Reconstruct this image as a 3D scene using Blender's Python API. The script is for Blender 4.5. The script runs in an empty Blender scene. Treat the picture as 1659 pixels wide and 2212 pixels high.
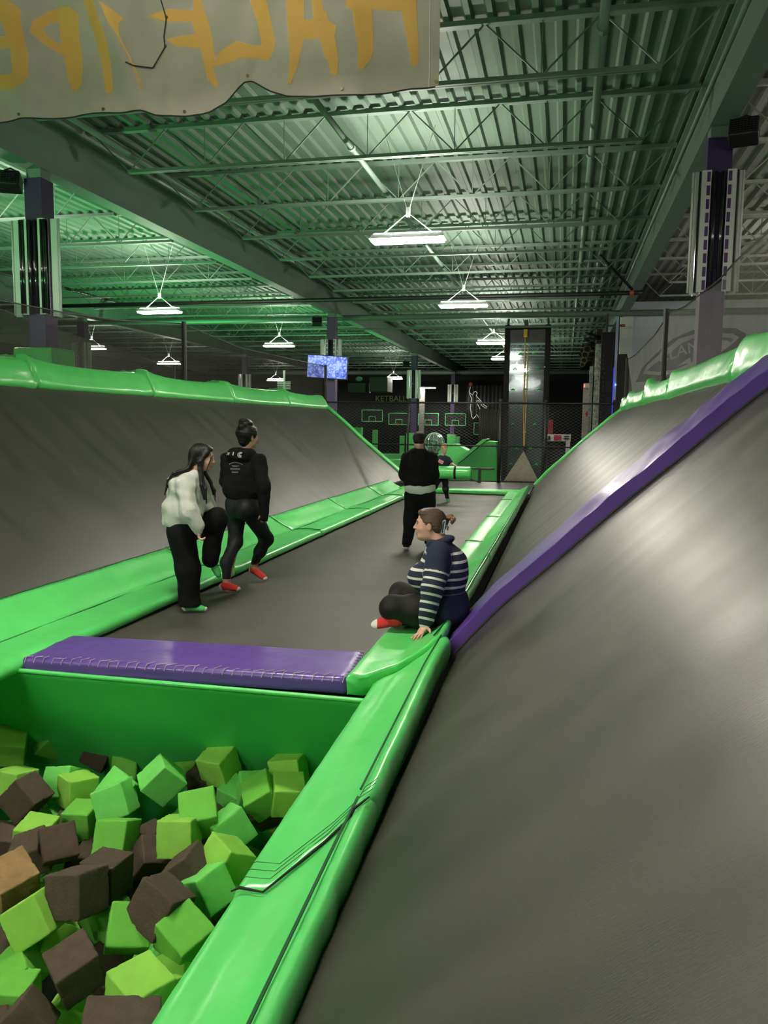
import bpy, bmesh, math, random
import numpy as np
from mathutils import Vector, Matrix, noise
random.seed(7)
C = bpy.context.scene.collection
SC = bpy.context.scene
# ------------------------------------------------------------------ camera
cam_d = bpy.data.cameras.new('camera'); cam = bpy.data.objects.new('camera', cam_d); C.objects.link(cam)
cam_d.sensor_fit = 'HORIZONTAL'; cam_d.sensor_width = 36.0; cam_d.lens = 36.0 * 1720.0 / 1659.0
cam_d.clip_start = 0.05; cam_d.clip_end = 200
YAW, PITCH, ROLL = math.radians(12.644745), math.radians(6.325759), 0.012
cam.matrix_world = (Matrix.Translation((0, 0, 1.72)) @ Matrix.Rotation(YAW, 4, 'Z') @ Matrix.Rotation(math.pi/2 - PITCH, 4, 'X') @ Matrix.Rotation(ROLL, 4, 'Z'))
SC.camera = cam
# ------------------------------------------------------------------ world, exposure
w = bpy.data.worlds.new('world'); SC.world = w; w.use_nodes = True
w.node_tree.nodes['Background'].inputs[0].default_value = (0.55, 0.65, 0.6, 1)
w.node_tree.nodes['Background'].inputs[1].default_value = 0.05
SC.view_settings.view_transform = 'Standard'; SC.view_settings.look = 'None'
SC.view_settings.exposure = 0.28; SC.view_settings.gamma = 1.0; SC.view_settings.use_curve_mapping = False
SC.cycles.max_bounces = 6; SC.cycles.transparent_max_bounces = 16
try: SC.cycles.use_light_tree = True
except Exception: pass
LAMP = 135.0
GREEN_W = 0.0  # green uplight floods on the columns
ADDED_UP_W = 1100.0  # power of the added, unseen green uplights behind the left slope
# ------------------------------------------------------------------ materials
MATS = {}
def mat(name, col, rough=0.6, metal=0.0, var=0.0, vscale=6.0, bump=0.0, bscale=30.0, emit=None, estr=0.0, spec=0.5, stretch=None, coat=0.0, sheen=0.0, rvar=0.0, trans=0.0):
    if name in MATS: return MATS[name]
    m = bpy.data.materials.new(name); m.use_nodes = True; nt = m.node_tree; b = nt.nodes['Principled BSDF']
    b.inputs['Base Color'].default_value = (*col, 1); b.inputs['Roughness'].default_value = rough
    b.inputs['Metallic'].default_value = metal; b.inputs['Specular IOR Level'].default_value = spec
    if coat: b.inputs['Coat Weight'].default_value = coat; b.inputs['Coat Roughness'].default_value = 0.15
    if sheen: b.inputs['Sheen Weight'].default_value = sheen
    if trans: b.inputs['Transmission Weight'].default_value = trans
    if emit: b.inputs['Emission Color'].default_value = (*emit, 1); b.inputs['Emission Strength'].default_value = estr
    if var or bump or rvar:
        tc = nt.nodes.new('ShaderNodeTexCoord'); mp = nt.nodes.new('ShaderNodeMapping')
        nt.links.new(tc.outputs['Object'], mp.inputs[0])
        if stretch: mp.inputs['Scale'].default_value = stretch
    if var or rvar:
        n = nt.nodes.new('ShaderNodeTexNoise'); n.inputs['Scale'].default_value = vscale; n.inputs['Detail'].default_value = 5
        nt.links.new(mp.outputs[0], n.inputs['Vector'])
    if var:
        r = nt.nodes.new('ShaderNodeMapRange'); r.inputs[1].default_value = 0.3; r.inputs[2].default_value = 0.7
        r.inputs[3].default_value = 1 - var; r.inputs[4].default_value = 1 + var
        nt.links.new(n.outputs['Fac'], r.inputs[0])
        mx = nt.nodes.new('ShaderNodeVectorMath'); mx.operation = 'SCALE'; mx.inputs[0].default_value = col
        nt.links.new(r.outputs[0], mx.inputs['Scale']); nt.links.new(mx.outputs[0], b.inputs['Base Color'])
    if rvar:
        r2 = nt.nodes.new('ShaderNodeMapRange'); r2.inputs[1].default_value = 0.3; r2.inputs[2].default_value = 0.7
        r2.inputs[3].default_value = rough - rvar; r2.inputs[4].default_value = rough + rvar
        nt.links.new(n.outputs['Fac'], r2.inputs[0]); nt.links.new(r2.outputs[0], b.inputs['Roughness'])
    if bump:
        n2 = nt.nodes.new('ShaderNodeTexNoise'); n2.inputs['Scale'].default_value = bscale; n2.inputs['Detail'].default_value = 4
        nt.links.new(mp.outputs[0], n2.inputs['Vector'])
        bp = nt.nodes.new('ShaderNodeBump'); bp.inputs['Strength'].default_value = bump; bp.inputs['Distance'].default_value = 0.02
        nt.links.new(n2.outputs['Fac'], bp.inputs['Height']); nt.links.new(bp.outputs[0], b.inputs['Normal'])
    MATS[name] = m; return m

def net_mat(name, col, alpha):
    m = bpy.data.materials.new(name); m.use_nodes = True; nt = m.node_tree
    for n in list(nt.nodes): nt.nodes.remove(n)
    o = nt.nodes.new('ShaderNodeOutputMaterial'); mx = nt.nodes.new('ShaderNodeMixShader'); t = nt.nodes.new('ShaderNodeBsdfTransparent')
    d = nt.nodes.new('ShaderNodeBsdfDiffuse'); d.inputs[0].default_value = (*col, 1)
    tc = nt.nodes.new('ShaderNodeTexCoord'); ns = nt.nodes.new('ShaderNodeTexNoise'); ns.inputs['Scale'].default_value = 1.5; ns.inputs['Detail'].default_value = 4
    nt.links.new(tc.outputs['Object'], ns.inputs['Vector'])
    r = nt.nodes.new('ShaderNodeMapRange'); r.inputs[1].default_value = .3; r.inputs[2].default_value = .7; r.inputs[3].default_value = alpha - .08; r.inputs[4].default_value = alpha + .08
    nt.links.new(ns.outputs['Fac'], r.inputs[0]); nt.links.new(r.outputs[0], mx.inputs[0])
    nt.links.new(t.outputs[0], mx.inputs[1]); nt.links.new(d.outputs[0], mx.inputs[2]); nt.links.new(mx.outputs[0], o.inputs[0])
    MATS[name] = m; return m

M_TRAMP = mat('trampoline_fabric', (0.046, 0.040, 0.034), 0.40, var=0.22, vscale=2.2, bump=0.10, bscale=200, stretch=(0.30, 1.6, 0.30), spec=0.7, rvar=0.06)
M_LANE = mat('lane_fabric', (0.070, 0.063, 0.057), 0.5, var=0.25, vscale=2.2, bump=0.2, bscale=220, spec=0.5, rvar=0.06)
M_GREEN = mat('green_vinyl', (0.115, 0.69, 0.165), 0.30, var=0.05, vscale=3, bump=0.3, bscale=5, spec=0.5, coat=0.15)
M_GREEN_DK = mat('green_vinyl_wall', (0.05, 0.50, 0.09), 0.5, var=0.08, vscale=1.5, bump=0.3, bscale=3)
M_PURPLE = mat('purple_vinyl', (0.115, 0.055, 0.31), 0.36, var=0.06, vscale=3, bump=0.3, bscale=7, coat=0.15)
M_PIPING = mat('dark_green_piping', (0.01, 0.10, 0.03), 0.5)
M_STEEL = mat('painted_steel_green_lit', (0.15, 0.215, 0.17), 0.5, var=0.08, vscale=1.0)  # green light on the white paint is partly put into this colour
M_DECK = mat('painted_deck_green_lit', (0.110, 0.170, 0.122), 0.6, var=0.08, vscale=0.5)  # white roof paint darkened and tinted for dim green light
M_DECKR = mat('painted_deck_bright_lit', (0.33, 0.34, 0.30), 0.55, var=0.05, vscale=0.5)  # same roof paint made lighter for the stronger light in the right bay
M_STEELR = mat('painted_steel_bright_lit', (0.36, 0.38, 0.34), 0.5, var=0.05)  # same steel paint, lightened where the right bay is brightly lit
M_WHITE = mat('white_paint', (0.72, 0.74, 0.72), 0.5)
M_BLACK = mat('black_metal', (0.012, 0.012, 0.013), 0.45)
M_BLACKM = mat('black_matte', (0.012, 0.012, 0.012), 0.85)
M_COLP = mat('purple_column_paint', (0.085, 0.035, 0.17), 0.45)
M_COLSHADE = mat('shaded_purple_column_paint', (0.03, 0.015, 0.075), 0.45)  # column purple darkened to put shade on the upper shaft
M_CHROME = mat('chrome_tube', (0.3, 0.3, 0.32), 0.12, metal=1.0)
M_YELLOW = mat('yellow_webbing', (0.75, 0.45, 0.03), 0.6)
M_LAMP = mat('lamp_diffuser', (0.9, 0.9, 0.9), 0.5, emit=(1.0, 0.93, 0.80), estr=LAMP)
M_NET = net_mat('netting', (0.20, 0.19, 0.18), 0.50)
M_NETD = net_mat('dark_netting', (0.065, 0.062, 0.058), 0.55)
M_FG = mat('green_foam', (0.15, 0.47, 0.065), 0.92, var=0.06, vscale=12, bump=0.10, bscale=90, spec=0.2)
M_FL = mat('lime_foam', (0.27, 0.58, 0.085), 0.92, var=0.06, vscale=12, bump=0.10, bscale=90, spec=0.2)
M_FT = mat('bright_green_foam', (0.17, 0.62, 0.125), 0.92, var=0.06, vscale=12, bump=0.10, bscale=90, spec=0.2)
M_FB = mat('brown_foam', (0.085, 0.062, 0.045), 0.95, var=0.12, vscale=18, bump=0.25, bscale=80, spec=0.2)
M_FN = mat('tan_foam', (0.30, 0.19, 0.09), 0.95, var=0.25, vscale=9, bump=0.4, bscale=60, spec=0.2)
# ------------------------------------------------------------------ object helpers
class MB:
    def __init__(s): s.v = []; s.f = []
    def add(s, vs, fs):
        o = len(s.v); s.v += [tuple(p) for p in vs]; s.f += [tuple(i + o for i in f) for f in fs]; return s
    def box(s, c, d, M=None):
        x, y, z = d[0]/2, d[1]/2, d[2]/2; c = Vector(c)
        vs = [Vector((a*x, b*y, e*z)) for a in (-1, 1) for b in (-1, 1) for e in (-1, 1)]
        vs = [(M @ p if M else p) + c for p in vs]
        return s.add(vs, [(0,1,3,2),(4,6,7,5),(0,4,5,1),(2,3,7,6),(0,2,6,4),(1,5,7,3)])
    def span(s, a, b):  # box from corner a to corner b
        return s.box([(a[i]+b[i])/2 for i in range(3)], [abs(b[i]-a[i]) for i in range(3)])
    def tube(s, pts, r, n=8, cap=True, closed=False):
        pts = [Vector(p) for p in pts]; rs = r if isinstance(r, (list, tuple)) else [r]*len(pts); vs = []; fs = []
        up = None; m = len(pts)
        for i, p in enumerate(pts):
            if closed: t = pts[(i+1) % m] - pts[i-1]
            else: t = pts[min(i+1, m-1)] - pts[max(i-1, 0)]
            t.normalize()
            if up is None: up = Vector((0,0,1)) if abs(t.z) < .9 else Vector((1,0,0))
            a = t.cross(up)
            if a.length < 1e-4: a = t.cross(Vector((0.3,1,0.2)))
            a.normalize(); b = a.cross(t); up = b
            for k in range(n):
                q = 2*math.pi*(k+.5)/n; vs.append(p + (a*math.cos(q) + b*math.sin(q))*rs[i])
        for i in range(m if closed else m-1):
            j = (i+1) % m
            for k in range(n):
                fs.append((i*n+k, i*n+(k+1) % n, j*n+(k+1) % n, j*n+k))
        if cap and not closed: fs += [tuple(range(n))[::-1], tuple((m-1)*n+k for k in range(n))]
        return s.add(vs, fs)
    def ell(s, c, r, M=None, nu=16, nv=10):
        c = Vector(c); r = r if isinstance(r, (list, tuple)) else (r, r, r); vs = []; fs = []
        for j in range(1, nv):
            t = math.pi*j/nv
            for i in range(nu):
                p = 2*math.pi*i/nu; q = Vector((r[0]*math.sin(t)*math.cos(p), r[1]*math.sin(t)*math.sin(p), r[2]*math.cos(t)))
                vs.append((M @ q if M else q) + c)
        a = Vector((0,0,r[2])); vs.append((M @ a if M else a) + c); vs.append((M @ -a if M else -a) + c); T = len(vs)-2
        for j in range(nv-2):
            for i in range(nu): fs.append((j*nu+i, (j+1)*nu+i, (j+1)*nu+(i+1) % nu, j*nu+(i+1) % nu))
        for i in range(nu): fs.append((T, i, (i+1) % nu)); fs.append((T+1, (nv-2)*nu+(i+1) % nu, (nv-2)*nu+i))
        return s.add(vs, fs)
    def prism(s, poly, o, ux, uy, h):   # polygon in plane (o,ux,uy), thickness h along normal
        o, ux, uy = Vector(o), Vector(ux), Vector(uy); n = ux.cross(uy).normalized()*h; k = len(poly)
        vs = [o + ux*a + uy*b for a, b in poly]; vs += [v + n for v in vs]
        fs = [tuple(range(k))[::-1], tuple(range(k, 2*k))] + [(i, (i+1) % k, k+(i+1) % k, k+i) for i in range(k)]
        return s.add(vs, fs)
    def quad(s, *p): return s.add(p, [tuple(range(len(p)))])
    def build(s, name, m, parent=None, smooth=False, bevel=0.0, solid=0.0, label=None, link=True):
        me = bpy.data.meshes.new(name)
        off = parent.matrix_world.translation.copy() if parent is not None else Vector((0,0,0))
        if parent is not None:
            q = parent; off = Vector((0,0,0))
            while q is not None: off += q.location; q = q.parent
        me.from_pydata([tuple(Vector(p) - off) for p in s.v], [], s.f); me.update()
        bm = bmesh.new(); bm.from_mesh(me); bmesh.ops.recalc_face_normals(bm, faces=bm.faces); bm.to_mesh(me); bm.free()
        me.materials.append(m)
        o = bpy.data.objects.new(name, me); C.objects.link(o)
        if parent is not None: o.parent = parent
        if smooth:
            me.polygons.foreach_set('use_smooth', [True]*len(me.polygons)); me.update()
        if bevel:
            b = o.modifiers.new('bevel', 'BEVEL'); b.width = bevel; b.segments = 2; b.limit_method = 'ANGLE'
        if solid:
            q = o.modifiers.new('solid', 'SOLIDIFY'); q.thickness = solid
        if label: o['label'] = label
        return o
def tag(o, label, cat=None, group=None, kind=None):
    if label: o['label'] = label
    if cat: o['category'] = cat
    if group: o['group'] = group
    if kind: o['kind'] = kind
    return o
def thing(name, label, cat, loc=(0,0,0), group=None):
    o = bpy.data.objects.new(name, None); C.objects.link(o); o.location = loc; o.empty_display_size = .1
    return tag(o, label, cat, group)
def struct(o): o['kind'] = 'structure'; return o
def copy_tree(o, loc=None, parent=None):
    c = o.copy(); C.objects.link(c)
    if parent is not None: c.parent = parent
    if loc is not None: c.location = loc
    for ch in list(o.children): copy_tree(ch, None, c)
    return c
ORD = ['first','second','third','fourth','fifth','sixth','seventh','eighth','ninth','tenth','eleventh','twelfth','thirteenth','fourteenth','fifteenth','sixteenth','seventeenth','eighteenth','nineteenth','twentieth','twenty-first','twenty-second','twenty-third','twenty-fourth','twenty-fifth','twenty-sixth','twenty-seventh']
def lerp_curve(pts, x):
    if x <= pts[0][0]: return pts[0][1]
    for (a, b), (c, d) in zip(pts, pts[1:]):
        if x <= c: return b + (d-b)*(x-a)/(c-a)
    return pts[-1][1]
def resample(prof, n, closed=True):
    P = [Vector((a, b)) for a, b in prof]; P2 = P + [P[0]] if closed else P
    L = [0]
    for a, b in zip(P2, P2[1:]): L.append(L[-1] + (b-a).length)
    out = []
    for i in range(n):
        t = L[-1]*i/(n if closed else n-1); k = 0
        while k < len(L)-2 and L[k+1] < t: k += 1
        f = (t-L[k])/max(L[k+1]-L[k], 1e-9); out.append(P2[k].lerp(P2[k+1], f))
    return out
def soft_sweep(name, m, prof, y0, y1, parent=None, n=48, dy=0.07, amp=0.010, seed=0, M=None, xoff=None, ya=None, yb=None, gather=1.0, smoothk=1, zadd=None, label=None, ribs=None):
    """closed profile (x,z) swept along y with wrinkles that gather at both ends"""
    P = resample(prof, n)
    for _ in range(smoothk): P = [(P[i-1] + P[i]*2 + P[(i+1) % n])/4 for i in range(n)]
    N = []
    for i in range(n):
        t = P[(i+1) % n]-P[i-1]; N.append(Vector((t.y, -t.x)).normalized())
    ar = sum(P[i].x*P[(i+1) % n].y-P[(i+1) % n].x*P[i].y for i in range(n)); sg = 1 if ar > 0 else -1
    ny = max(4, int((y1-y0)/dy)); vs = []; fs = []
    for j in range(ny+1):
        t = j/ny
        for i in range(n):
            p = P[i]; a = y0 + (ya(p.x) if ya else 0); b = y1 + (yb(p.x) if yb else 0); y = a + (b-a)*t
            e = math.exp(-(y-a)/.28) + math.exp(-(b-y)/.28)
            w = noise.noise(Vector((p.x*4+seed, y*1.1, p.y*4)))*.5
            r = 1-abs(noise.noise(Vector((p.x*3+y*2.2+seed*3, (y-p.x)*3.2, p.y*3+seed))))*2
            d = amp*(w + gather*e*r*r*.9 + .25*(r*r)*(.5+.5*noise.noise(Vector((y*.8, seed, 0))))) * sg
            if j in (0, ny): d -= .012*sg
            if ribs: d += ribs(p)*noise.noise(Vector((seed, y*15+p.x*9, p.x*8)))*sg
            x = p.x + N[i].x*d + (xoff(y) if xoff else 0); z = p.y + N[i].y*d + (zadd(t, p) if zadd else 0)
            v = Vector((x, y, z)); vs.append(M @ v if M else v)
    for j in range(ny):
        for i in range(n): fs.append((j*n+i, (j+1)*n+i, (j+1)*n+(i+1) % n, j*n+(i+1) % n))
    fs += [tuple(range(n)), tuple(ny*n+k for k in range(n))[::-1]]
    b = MB(); b.add(vs, fs); return b.build(name, m, parent, smooth=True, label=label)
def text_obj(name, s, size, M, m, parent=None, depth=0.004, mirror=False, label=None):
    cu = bpy.data.curves.new(name, 'FONT'); cu.body = s; cu.size = size; cu.extrude = depth; cu.align_x = 'CENTER'; cu.align_y = 'CENTER'
    t = bpy.data.objects.new(name, cu); C.objects.link(t); dg = bpy.context.evaluated_depsgraph_get(); dg.update()
    me = bpy.data.meshes.new_from_object(t.evaluated_get(dg)); bpy.data.objects.remove(t)
    off = Vector((0,0,0)); q = parent
    while q is not None: off += q.location; q = q.parent
    me.transform(Matrix.Translation(-off) @ M); me.materials.clear(); me.materials.append(m)
    o = bpy.data.objects.new(name, me); C.objects.link(o)
    if parent is not None: o.parent = parent
    if label: o['label'] = label
    return o
def facing(loc, right, up):
    r = Vector(right).normalized(); u = Vector(up).normalized(); n = r.cross(u)
    return Matrix(((r.x, u.x, n.x, loc[0]), (r.y, u.y, n.y, loc[1]), (r.z, u.z, n.z, loc[2]), (0,0,0,1)))
# ================================================================== SETTING
FZ = -1.6
def shell(name, a, b, m): return struct(MB().span(a, b).build(name, m))
M_FLOOR = mat('dark_floor', (0.03, 0.03, 0.032), 0.6, var=.2)
M_FARWALL = mat('black_wall', (0.016, 0.016, 0.017), 0.8, var=.3, vscale=.4)
M_GREYWALL = mat('pale_wall', (0.60, 0.66, 0.72), 0.7, var=.05, vscale=.5)
shell('floor', (-34, -8, FZ-.2), (16, 66, FZ), M_FLOOR)
shell('wall_back', (-34, 62, FZ), (16, 62.2, 7), M_FARWALL)
shell('wall_left', (-34.2, -8, FZ), (-34, 62.2, 7), M_FARWALL)
shell('wall_right', (15.8, -8, FZ), (16, 62.2, 7), M_GREYWALL)
shell('wall_front', (-34, -8.2, FZ), (16, -8, 7), M_FARWALL)
# pale end wall of the right bay
shell('wall_end', (2.02, 28.6, FZ), (15.8, 28.85, 5.9), M_GREYWALL)
shell('trim_1', (1.72, 28.45, FZ), (2.12, 28.85, 5.6), M_WHITE)
# corrugated roof deck, ribs along y
b = MB(); Z0 = 6.46; PER = 0.26; vs = []; x = -34.0
prof = []
while x < 15.8:
    prof += [(x, Z0), (x+.03, Z0+.05), (x+.165, Z0+.05), (x+.195, Z0)]; x += PER
ys = [-8, 10, 28, 46, 62]
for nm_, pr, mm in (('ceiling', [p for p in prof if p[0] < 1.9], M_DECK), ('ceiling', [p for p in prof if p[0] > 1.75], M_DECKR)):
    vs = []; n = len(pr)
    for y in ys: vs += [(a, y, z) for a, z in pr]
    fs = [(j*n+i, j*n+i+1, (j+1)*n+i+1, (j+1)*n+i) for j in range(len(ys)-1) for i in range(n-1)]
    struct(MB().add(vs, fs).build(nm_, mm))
struct(MB().span((-34, -8, 6.6), (16, 62, 6.8)).build('ceiling_cover', M_DECK)).name = 'trim_2'
# ------------------------------------------------------------------ beams on the column lines
def beam(x, label):
    t = thing('roof_beam', label, 'beam', (x, 27, 5.5), 'long steel roof beams')
    MB().span((x-.15, -8, 5.5), (x+.15, 61.9, 5.53)).build('bottom_flange', M_STEEL, t)
    MB().span((x-.15, -8, 6.30), (x+.15, 61.9, 6.33)).build('top_flange', M_STEEL, t)
    MB().span((x-.012, -8, 5.53), (x+.012, 61.9, 6.30)).build('web', M_STEEL, t)
    if x > 0: MB().span((x+.013, -8, 5.53), (x+.15, 61.9, 6.30)).build('lit_side_face', M_STEELR, t, label='beam side coloured lighter for the light on it')  # lighter cover on the beam side stands in for light falling there
beam(-8.0, 'long deep steel roof beam over the left-hand purple columns')
beam(1.80, 'long deep steel roof beam with a white face above the right-hand purple column')
beam(-17.7, 'long steel roof beam furthest to the left behind the netting')
beam(-27.4, 'long steel roof beam at the far left end of the hall')
# ------------------------------------------------------------------ open web joists
ZB, ZT = 5.75, 6.40
def joist(L, name='steel_joist'):
    t = thing(name, 'x', 'joist', (0, 0, 0), 'open-web roof joists')
    top = MB(); top.span((-L/2, -.055, ZT), (L/2, .055, ZT+.06)); top.build('top_chord', M_STEEL, t)
    bot = MB(); bot.span((-L/2+.75, -.05, ZB), (L/2-.75, -.008, ZB+.05)); bot.span((-L/2+.75, .008, ZB), (L/2-.75, .05, ZB+.05)); bot.build('bottom_chord', M_STEEL, t)
    wb = MB(); nb = 6; pw = (L-1.5)/nb
    for i in range(nb):
        x0 = -L/2+.75 + i*pw; xm = x0+pw/2
        wb.tube([(x0, 0, ZB+.03), (xm, 0, ZT+.02)], .013, 4); wb.tube([(xm, 0, ZT+.02), (x0+pw, 0, ZB+.03)], .013, 4)
        if i: wb.tube([(x0, 0, ZB+.03), (x0, 0, ZT+.02)], .008, 4)
    wb.tube([(-L/2+.75, 0, ZB+.03), (-L/2+.1, 0, ZT+.02)], .013, 4); wb.tube([(L/2-.75, 0, ZB+.03), (L/2-.1, 0, ZT+.02)], .013, 4)
    wb.build('web_rods', M_STEEL, t)
    return t
J9 = joist(9.55); first = True; PALE = {}
BAYS = [(-3.1, 'middle bay', -5, 24), (-12.85, 'bay left of the middle', -3, 24), (-22.55, 'far left bay', 0, 24), (6.75, 'pale right-hand bay', -2, 8)]
for cx, bn, k0, k1 in BAYS:
    c = 0
    for k in range(k0, k1):
        y = 9.97 + 2.377*k
        if y > 61 or (abs(y-28.5) < .3 and cx > 3): continue
        if y < 4.5 : continue
        loc = (cx, y, 0)
        if first: o = J9; o.location = loc; first = False
        else: o = copy_tree(J9, loc)
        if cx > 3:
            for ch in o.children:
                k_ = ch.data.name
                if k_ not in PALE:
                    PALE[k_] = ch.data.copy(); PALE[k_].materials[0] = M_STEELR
                ch.data = PALE[k_]  # right-bay joists take the steel colour lightened for brighter light
        o['label'] = '%s open-web steel joist from the viewer in the %s' % (ORD[c], bn); c += 1
# ------------------------------------------------------------------ pipes
def pipe(label, pts, r, m, coup=None, name='ceiling_pipe', cm=None):
    t = thing(name, label, 'pipe', pts[0])
    MB().tube(pts, r, 10).build('pipe_run', m, t, smooth=True)
    for p, d in (coup or []):
        p = Vector(p); d = Vector(d).normalized()*.05
        MB().tube([p-d, p+d], r*1.35, 10).build('coupling', cm or m, t)
    return t
pipe('pale sprinkler pipe running away under the roof of the middle bay', [(0.25, 3, 6.0), (0.28, 61, 6.0)], .055, M_STEEL, [((.25, 9.4, 6.0), (0,1,0)), ((.25, 13.5, 6), (0,1,0)), ((.26, 17.8, 6), (0,1,0)), ((.26, 22, 6), (0,1,0))])
pipe('pale sprinkler pipe running away close beside the left beam', [(-7.02, 5, 6.0), (-7.02, 61, 6.0)], .05, M_STEEL, [((-7.02, 12.2, 6.0), (0,1,0)), ((-7.02, 16.2, 6.0), (0,1,0))])
pipe('pale pipe running away over the row of lit tube lamps', [(-3.42, 5, 6.02), (-3.42, 61, 6.02)], .045, M_STEEL, [((-3.42, 12.6, 6.02), (0,1,0))])
pipe('thin pale pipe running away beside the right beam', [(1.5, 4, 5.62), (1.5, 27, 5.62)], .03, M_STEEL)
pipe('black sprinkler main crossing the hall with an orange coupling', [(-33.9, 22.75, 5.28), (1.62, 22.75, 5.28), (1.9, 22.75, 5.28)], .06, M_BLACK, [((1.62, 22.75, 5.28), (1,0,0))], cm=mat('orange_red_paint', (.45, .08, .03), .5))
pipe('short black diagonal brace hung above the black sprinkler main', [(.72, 21.6, 6.05), (1.62, 22.65, 5.36)], .04, M_BLACK)
pipe('large pale pipe crossing the hall at the pale wall corner', [(-33.9, 28.2, 5.48), (15.7, 28.2, 5.48)], .10, M_STEEL, [((1.7, 28.2, 5.48), (1,0,0))])
pipe('furthest large pale pipe crossing the hall above the basketball wall', [(-33.9, 58.6, 5.5), (15.7, 58.6, 5.5)], .16, M_STEEL)
pipe('thin pale pipe crossing below the large pipe beside the pale wall corner', [(-8, 27.4, 4.98), (1.8, 27.4, 4.98)], .035, M_STEEL, [((1.72, 27.4, 4.98), (1,0,0))], cm=MATS['orange_red_paint'])
# ------------------------------------------------------------------ columns with guard panels
M_DASH = mat('purple_slot', (.07, .02, .14), .5)
M_PANEL = mat('off_white_panel', (.62, .66, .62), .35)
def column(x, y, label, zpanel, paneltop, wrap, detail=True, wing=1.0, slots=True):
    t = thing('steel_column', label, 'column', (x, y, FZ), 'purple roof columns')
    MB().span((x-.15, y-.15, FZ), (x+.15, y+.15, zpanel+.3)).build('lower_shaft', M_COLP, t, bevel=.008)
    MB().span((x-.15, y-.15, zpanel+.3), (x+.15, y+.15, 5.36)).build('upper_shaft', M_COLSHADE, t, bevel=.008)
    MB().span((x-.12, y-.12, 5.36), (x+.12, y+.12, 5.5)).build('cap_block', M_STEEL, t)
    z0, z1 = zpanel, paneltop
    # corner guard angles: three facing faces, each strip its own part with slots
    for (fx, fy, ax) in ((0, -1, 0), (1, 0, 1), (-1, 0, 1)):
        for sgn in (-1, 1):
            if ax == 0:
                cx, cy = x+sgn*.145, y-.2; dx, dy = .10, .012
            else:
                cx, cy = x+fx*.2, y+sgn*.145; dx, dy = .012, .10
            p = MB().span((cx-dx/2, cy-dy/2, z0), (cx+dx/2, cy+dy/2, z1)).build('guard_strip', M_PANEL, t)
            if detail and slots and ax == 0:
                sl = MB(); nn = 9; st = (z1-z0)/nn
                for k in range(nn): sl.box((cx-sgn*.018, cy-.008, z0+st*(k+.5)), (.04, .004, st*.72))
                sl.build('slots', M_DASH, p)
    tb = MB()
    for sgn in ((-1, 1) if slots else (-1, 1, -4.6, -3.5, 3.5, 4.6)): MB().tube([(x+sgn*.045, y-.2, z0+.02), (x+sgn*.045, y-.2, z1-.02)], .026, 10).build('glossy_tube', mat('gloss_black', (.015, .015, .018), .08, coat=1), t, smooth=True)
    for sx in (-1, 1):
        MB().span((x+sx*.30*wing-.05*wing, y-.13, z0-.02), (x+sx*.30*wing+.05*wing, y-.115, z1)).build('wing_panel', M_PANEL, t)
        MB().tube([(x+sx*.375*wing, y-.12, z0), (x+sx*.375*wing, y-.12, z1)], .014, 8).build('edge_tube', M_WHITE, t, smooth=True)
        for k in range(2): MB().tube([(x+sx*(.215+.02*k), y-.16, z0), (x+sx*(.215+.02*k), y-.16, z1)], .010, 6).build('rod', M_CHROME, t)
    if wrap: MB().span((x-.34, y-.3, FZ), (x+.34, y+.3, wrap)).build('green_pad_wrap', M_GREEN, t, bevel=.03, label='green vinyl pad wrapped round the column foot')
    return t
column(-8.0, 11.2, 'nearest purple column behind the left slope, with white guard strips', 3.32, 4.75, 2.82, True, 1.08, False)
column(-8.0, 27.1, 'purple column on the left line that carries the television', 3.3, 4.6, None)
column(-8.0, 42.7, 'third purple column of the left line with green padded foot', 3.1, 4.6, 1.25, False)
column(-8.0, 58.1, 'furthest purple column of the left line beside the basketball wall', 3.3, 4.6, 1.0, False)
column(1.79, 11.3, 'purple column with slotted white guards behind the right netting', 3.45, 4.95, None, True, .8)
column(-17.7, 27.1, 'purple column behind the left netting with white guard strips', 3.15, 4.6, None)
column(-17.7, 42.7, 'small distant column seen through the left netting above the green pad', 3.0, 4.4, None, False)
# ------------------------------------------------------------------ tube lamps
def lamp(x, y, z, label):
    t = thing('tube_lamp', label, 'ceiling lamp', (x, y, z), 'hanging tube lamps')
    b = MB(); b.add([(x-.61, y-.17, z), (x+.61, y-.17, z), (x+.61, y+.17, z), (x-.61, y+.17, z), (x-.57, y-.07, z+.09), (x+.57, y-.07, z+.09), (x+.57, y+.07, z+.09), (x-.57, y+.07, z+.09)],
        [(0,1,5,4), (1,2,6,5), (2,3,7,6), (3,0,4,7), (4,5,6,7)]); b.build('housing', M_WHITE, t)
    MB().span((x-.59, y-.15, z-.04), (x+.59, y+.15, z-.002)).build('diffuser', M_LAMP, t, bevel=.012)
    # slots in the housing throw a little light on the roof
    MB().span((x-.55, y-.065, z+.092), (x+.55, y+.065, z+.10)).build('top_slot', mat('lamp_slot', (.9,.9,.9), .5, emit=(1, .95, .85), estr=LAMP*1.9), t)
    for s in (-1, 1): MB().tube([(x+s*.42, y, 6.45), (x, y, z+.42), (x+s*.42, y, z+.09)], .007, 4).build('hanger_wire', M_WHITE, t)
    MB().span((x-.03, y-.03, z+.36), (x+.03, y+.03, z+.50)).build('junction_box', M_WHITE, t)
    return t
L0 = None
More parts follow.
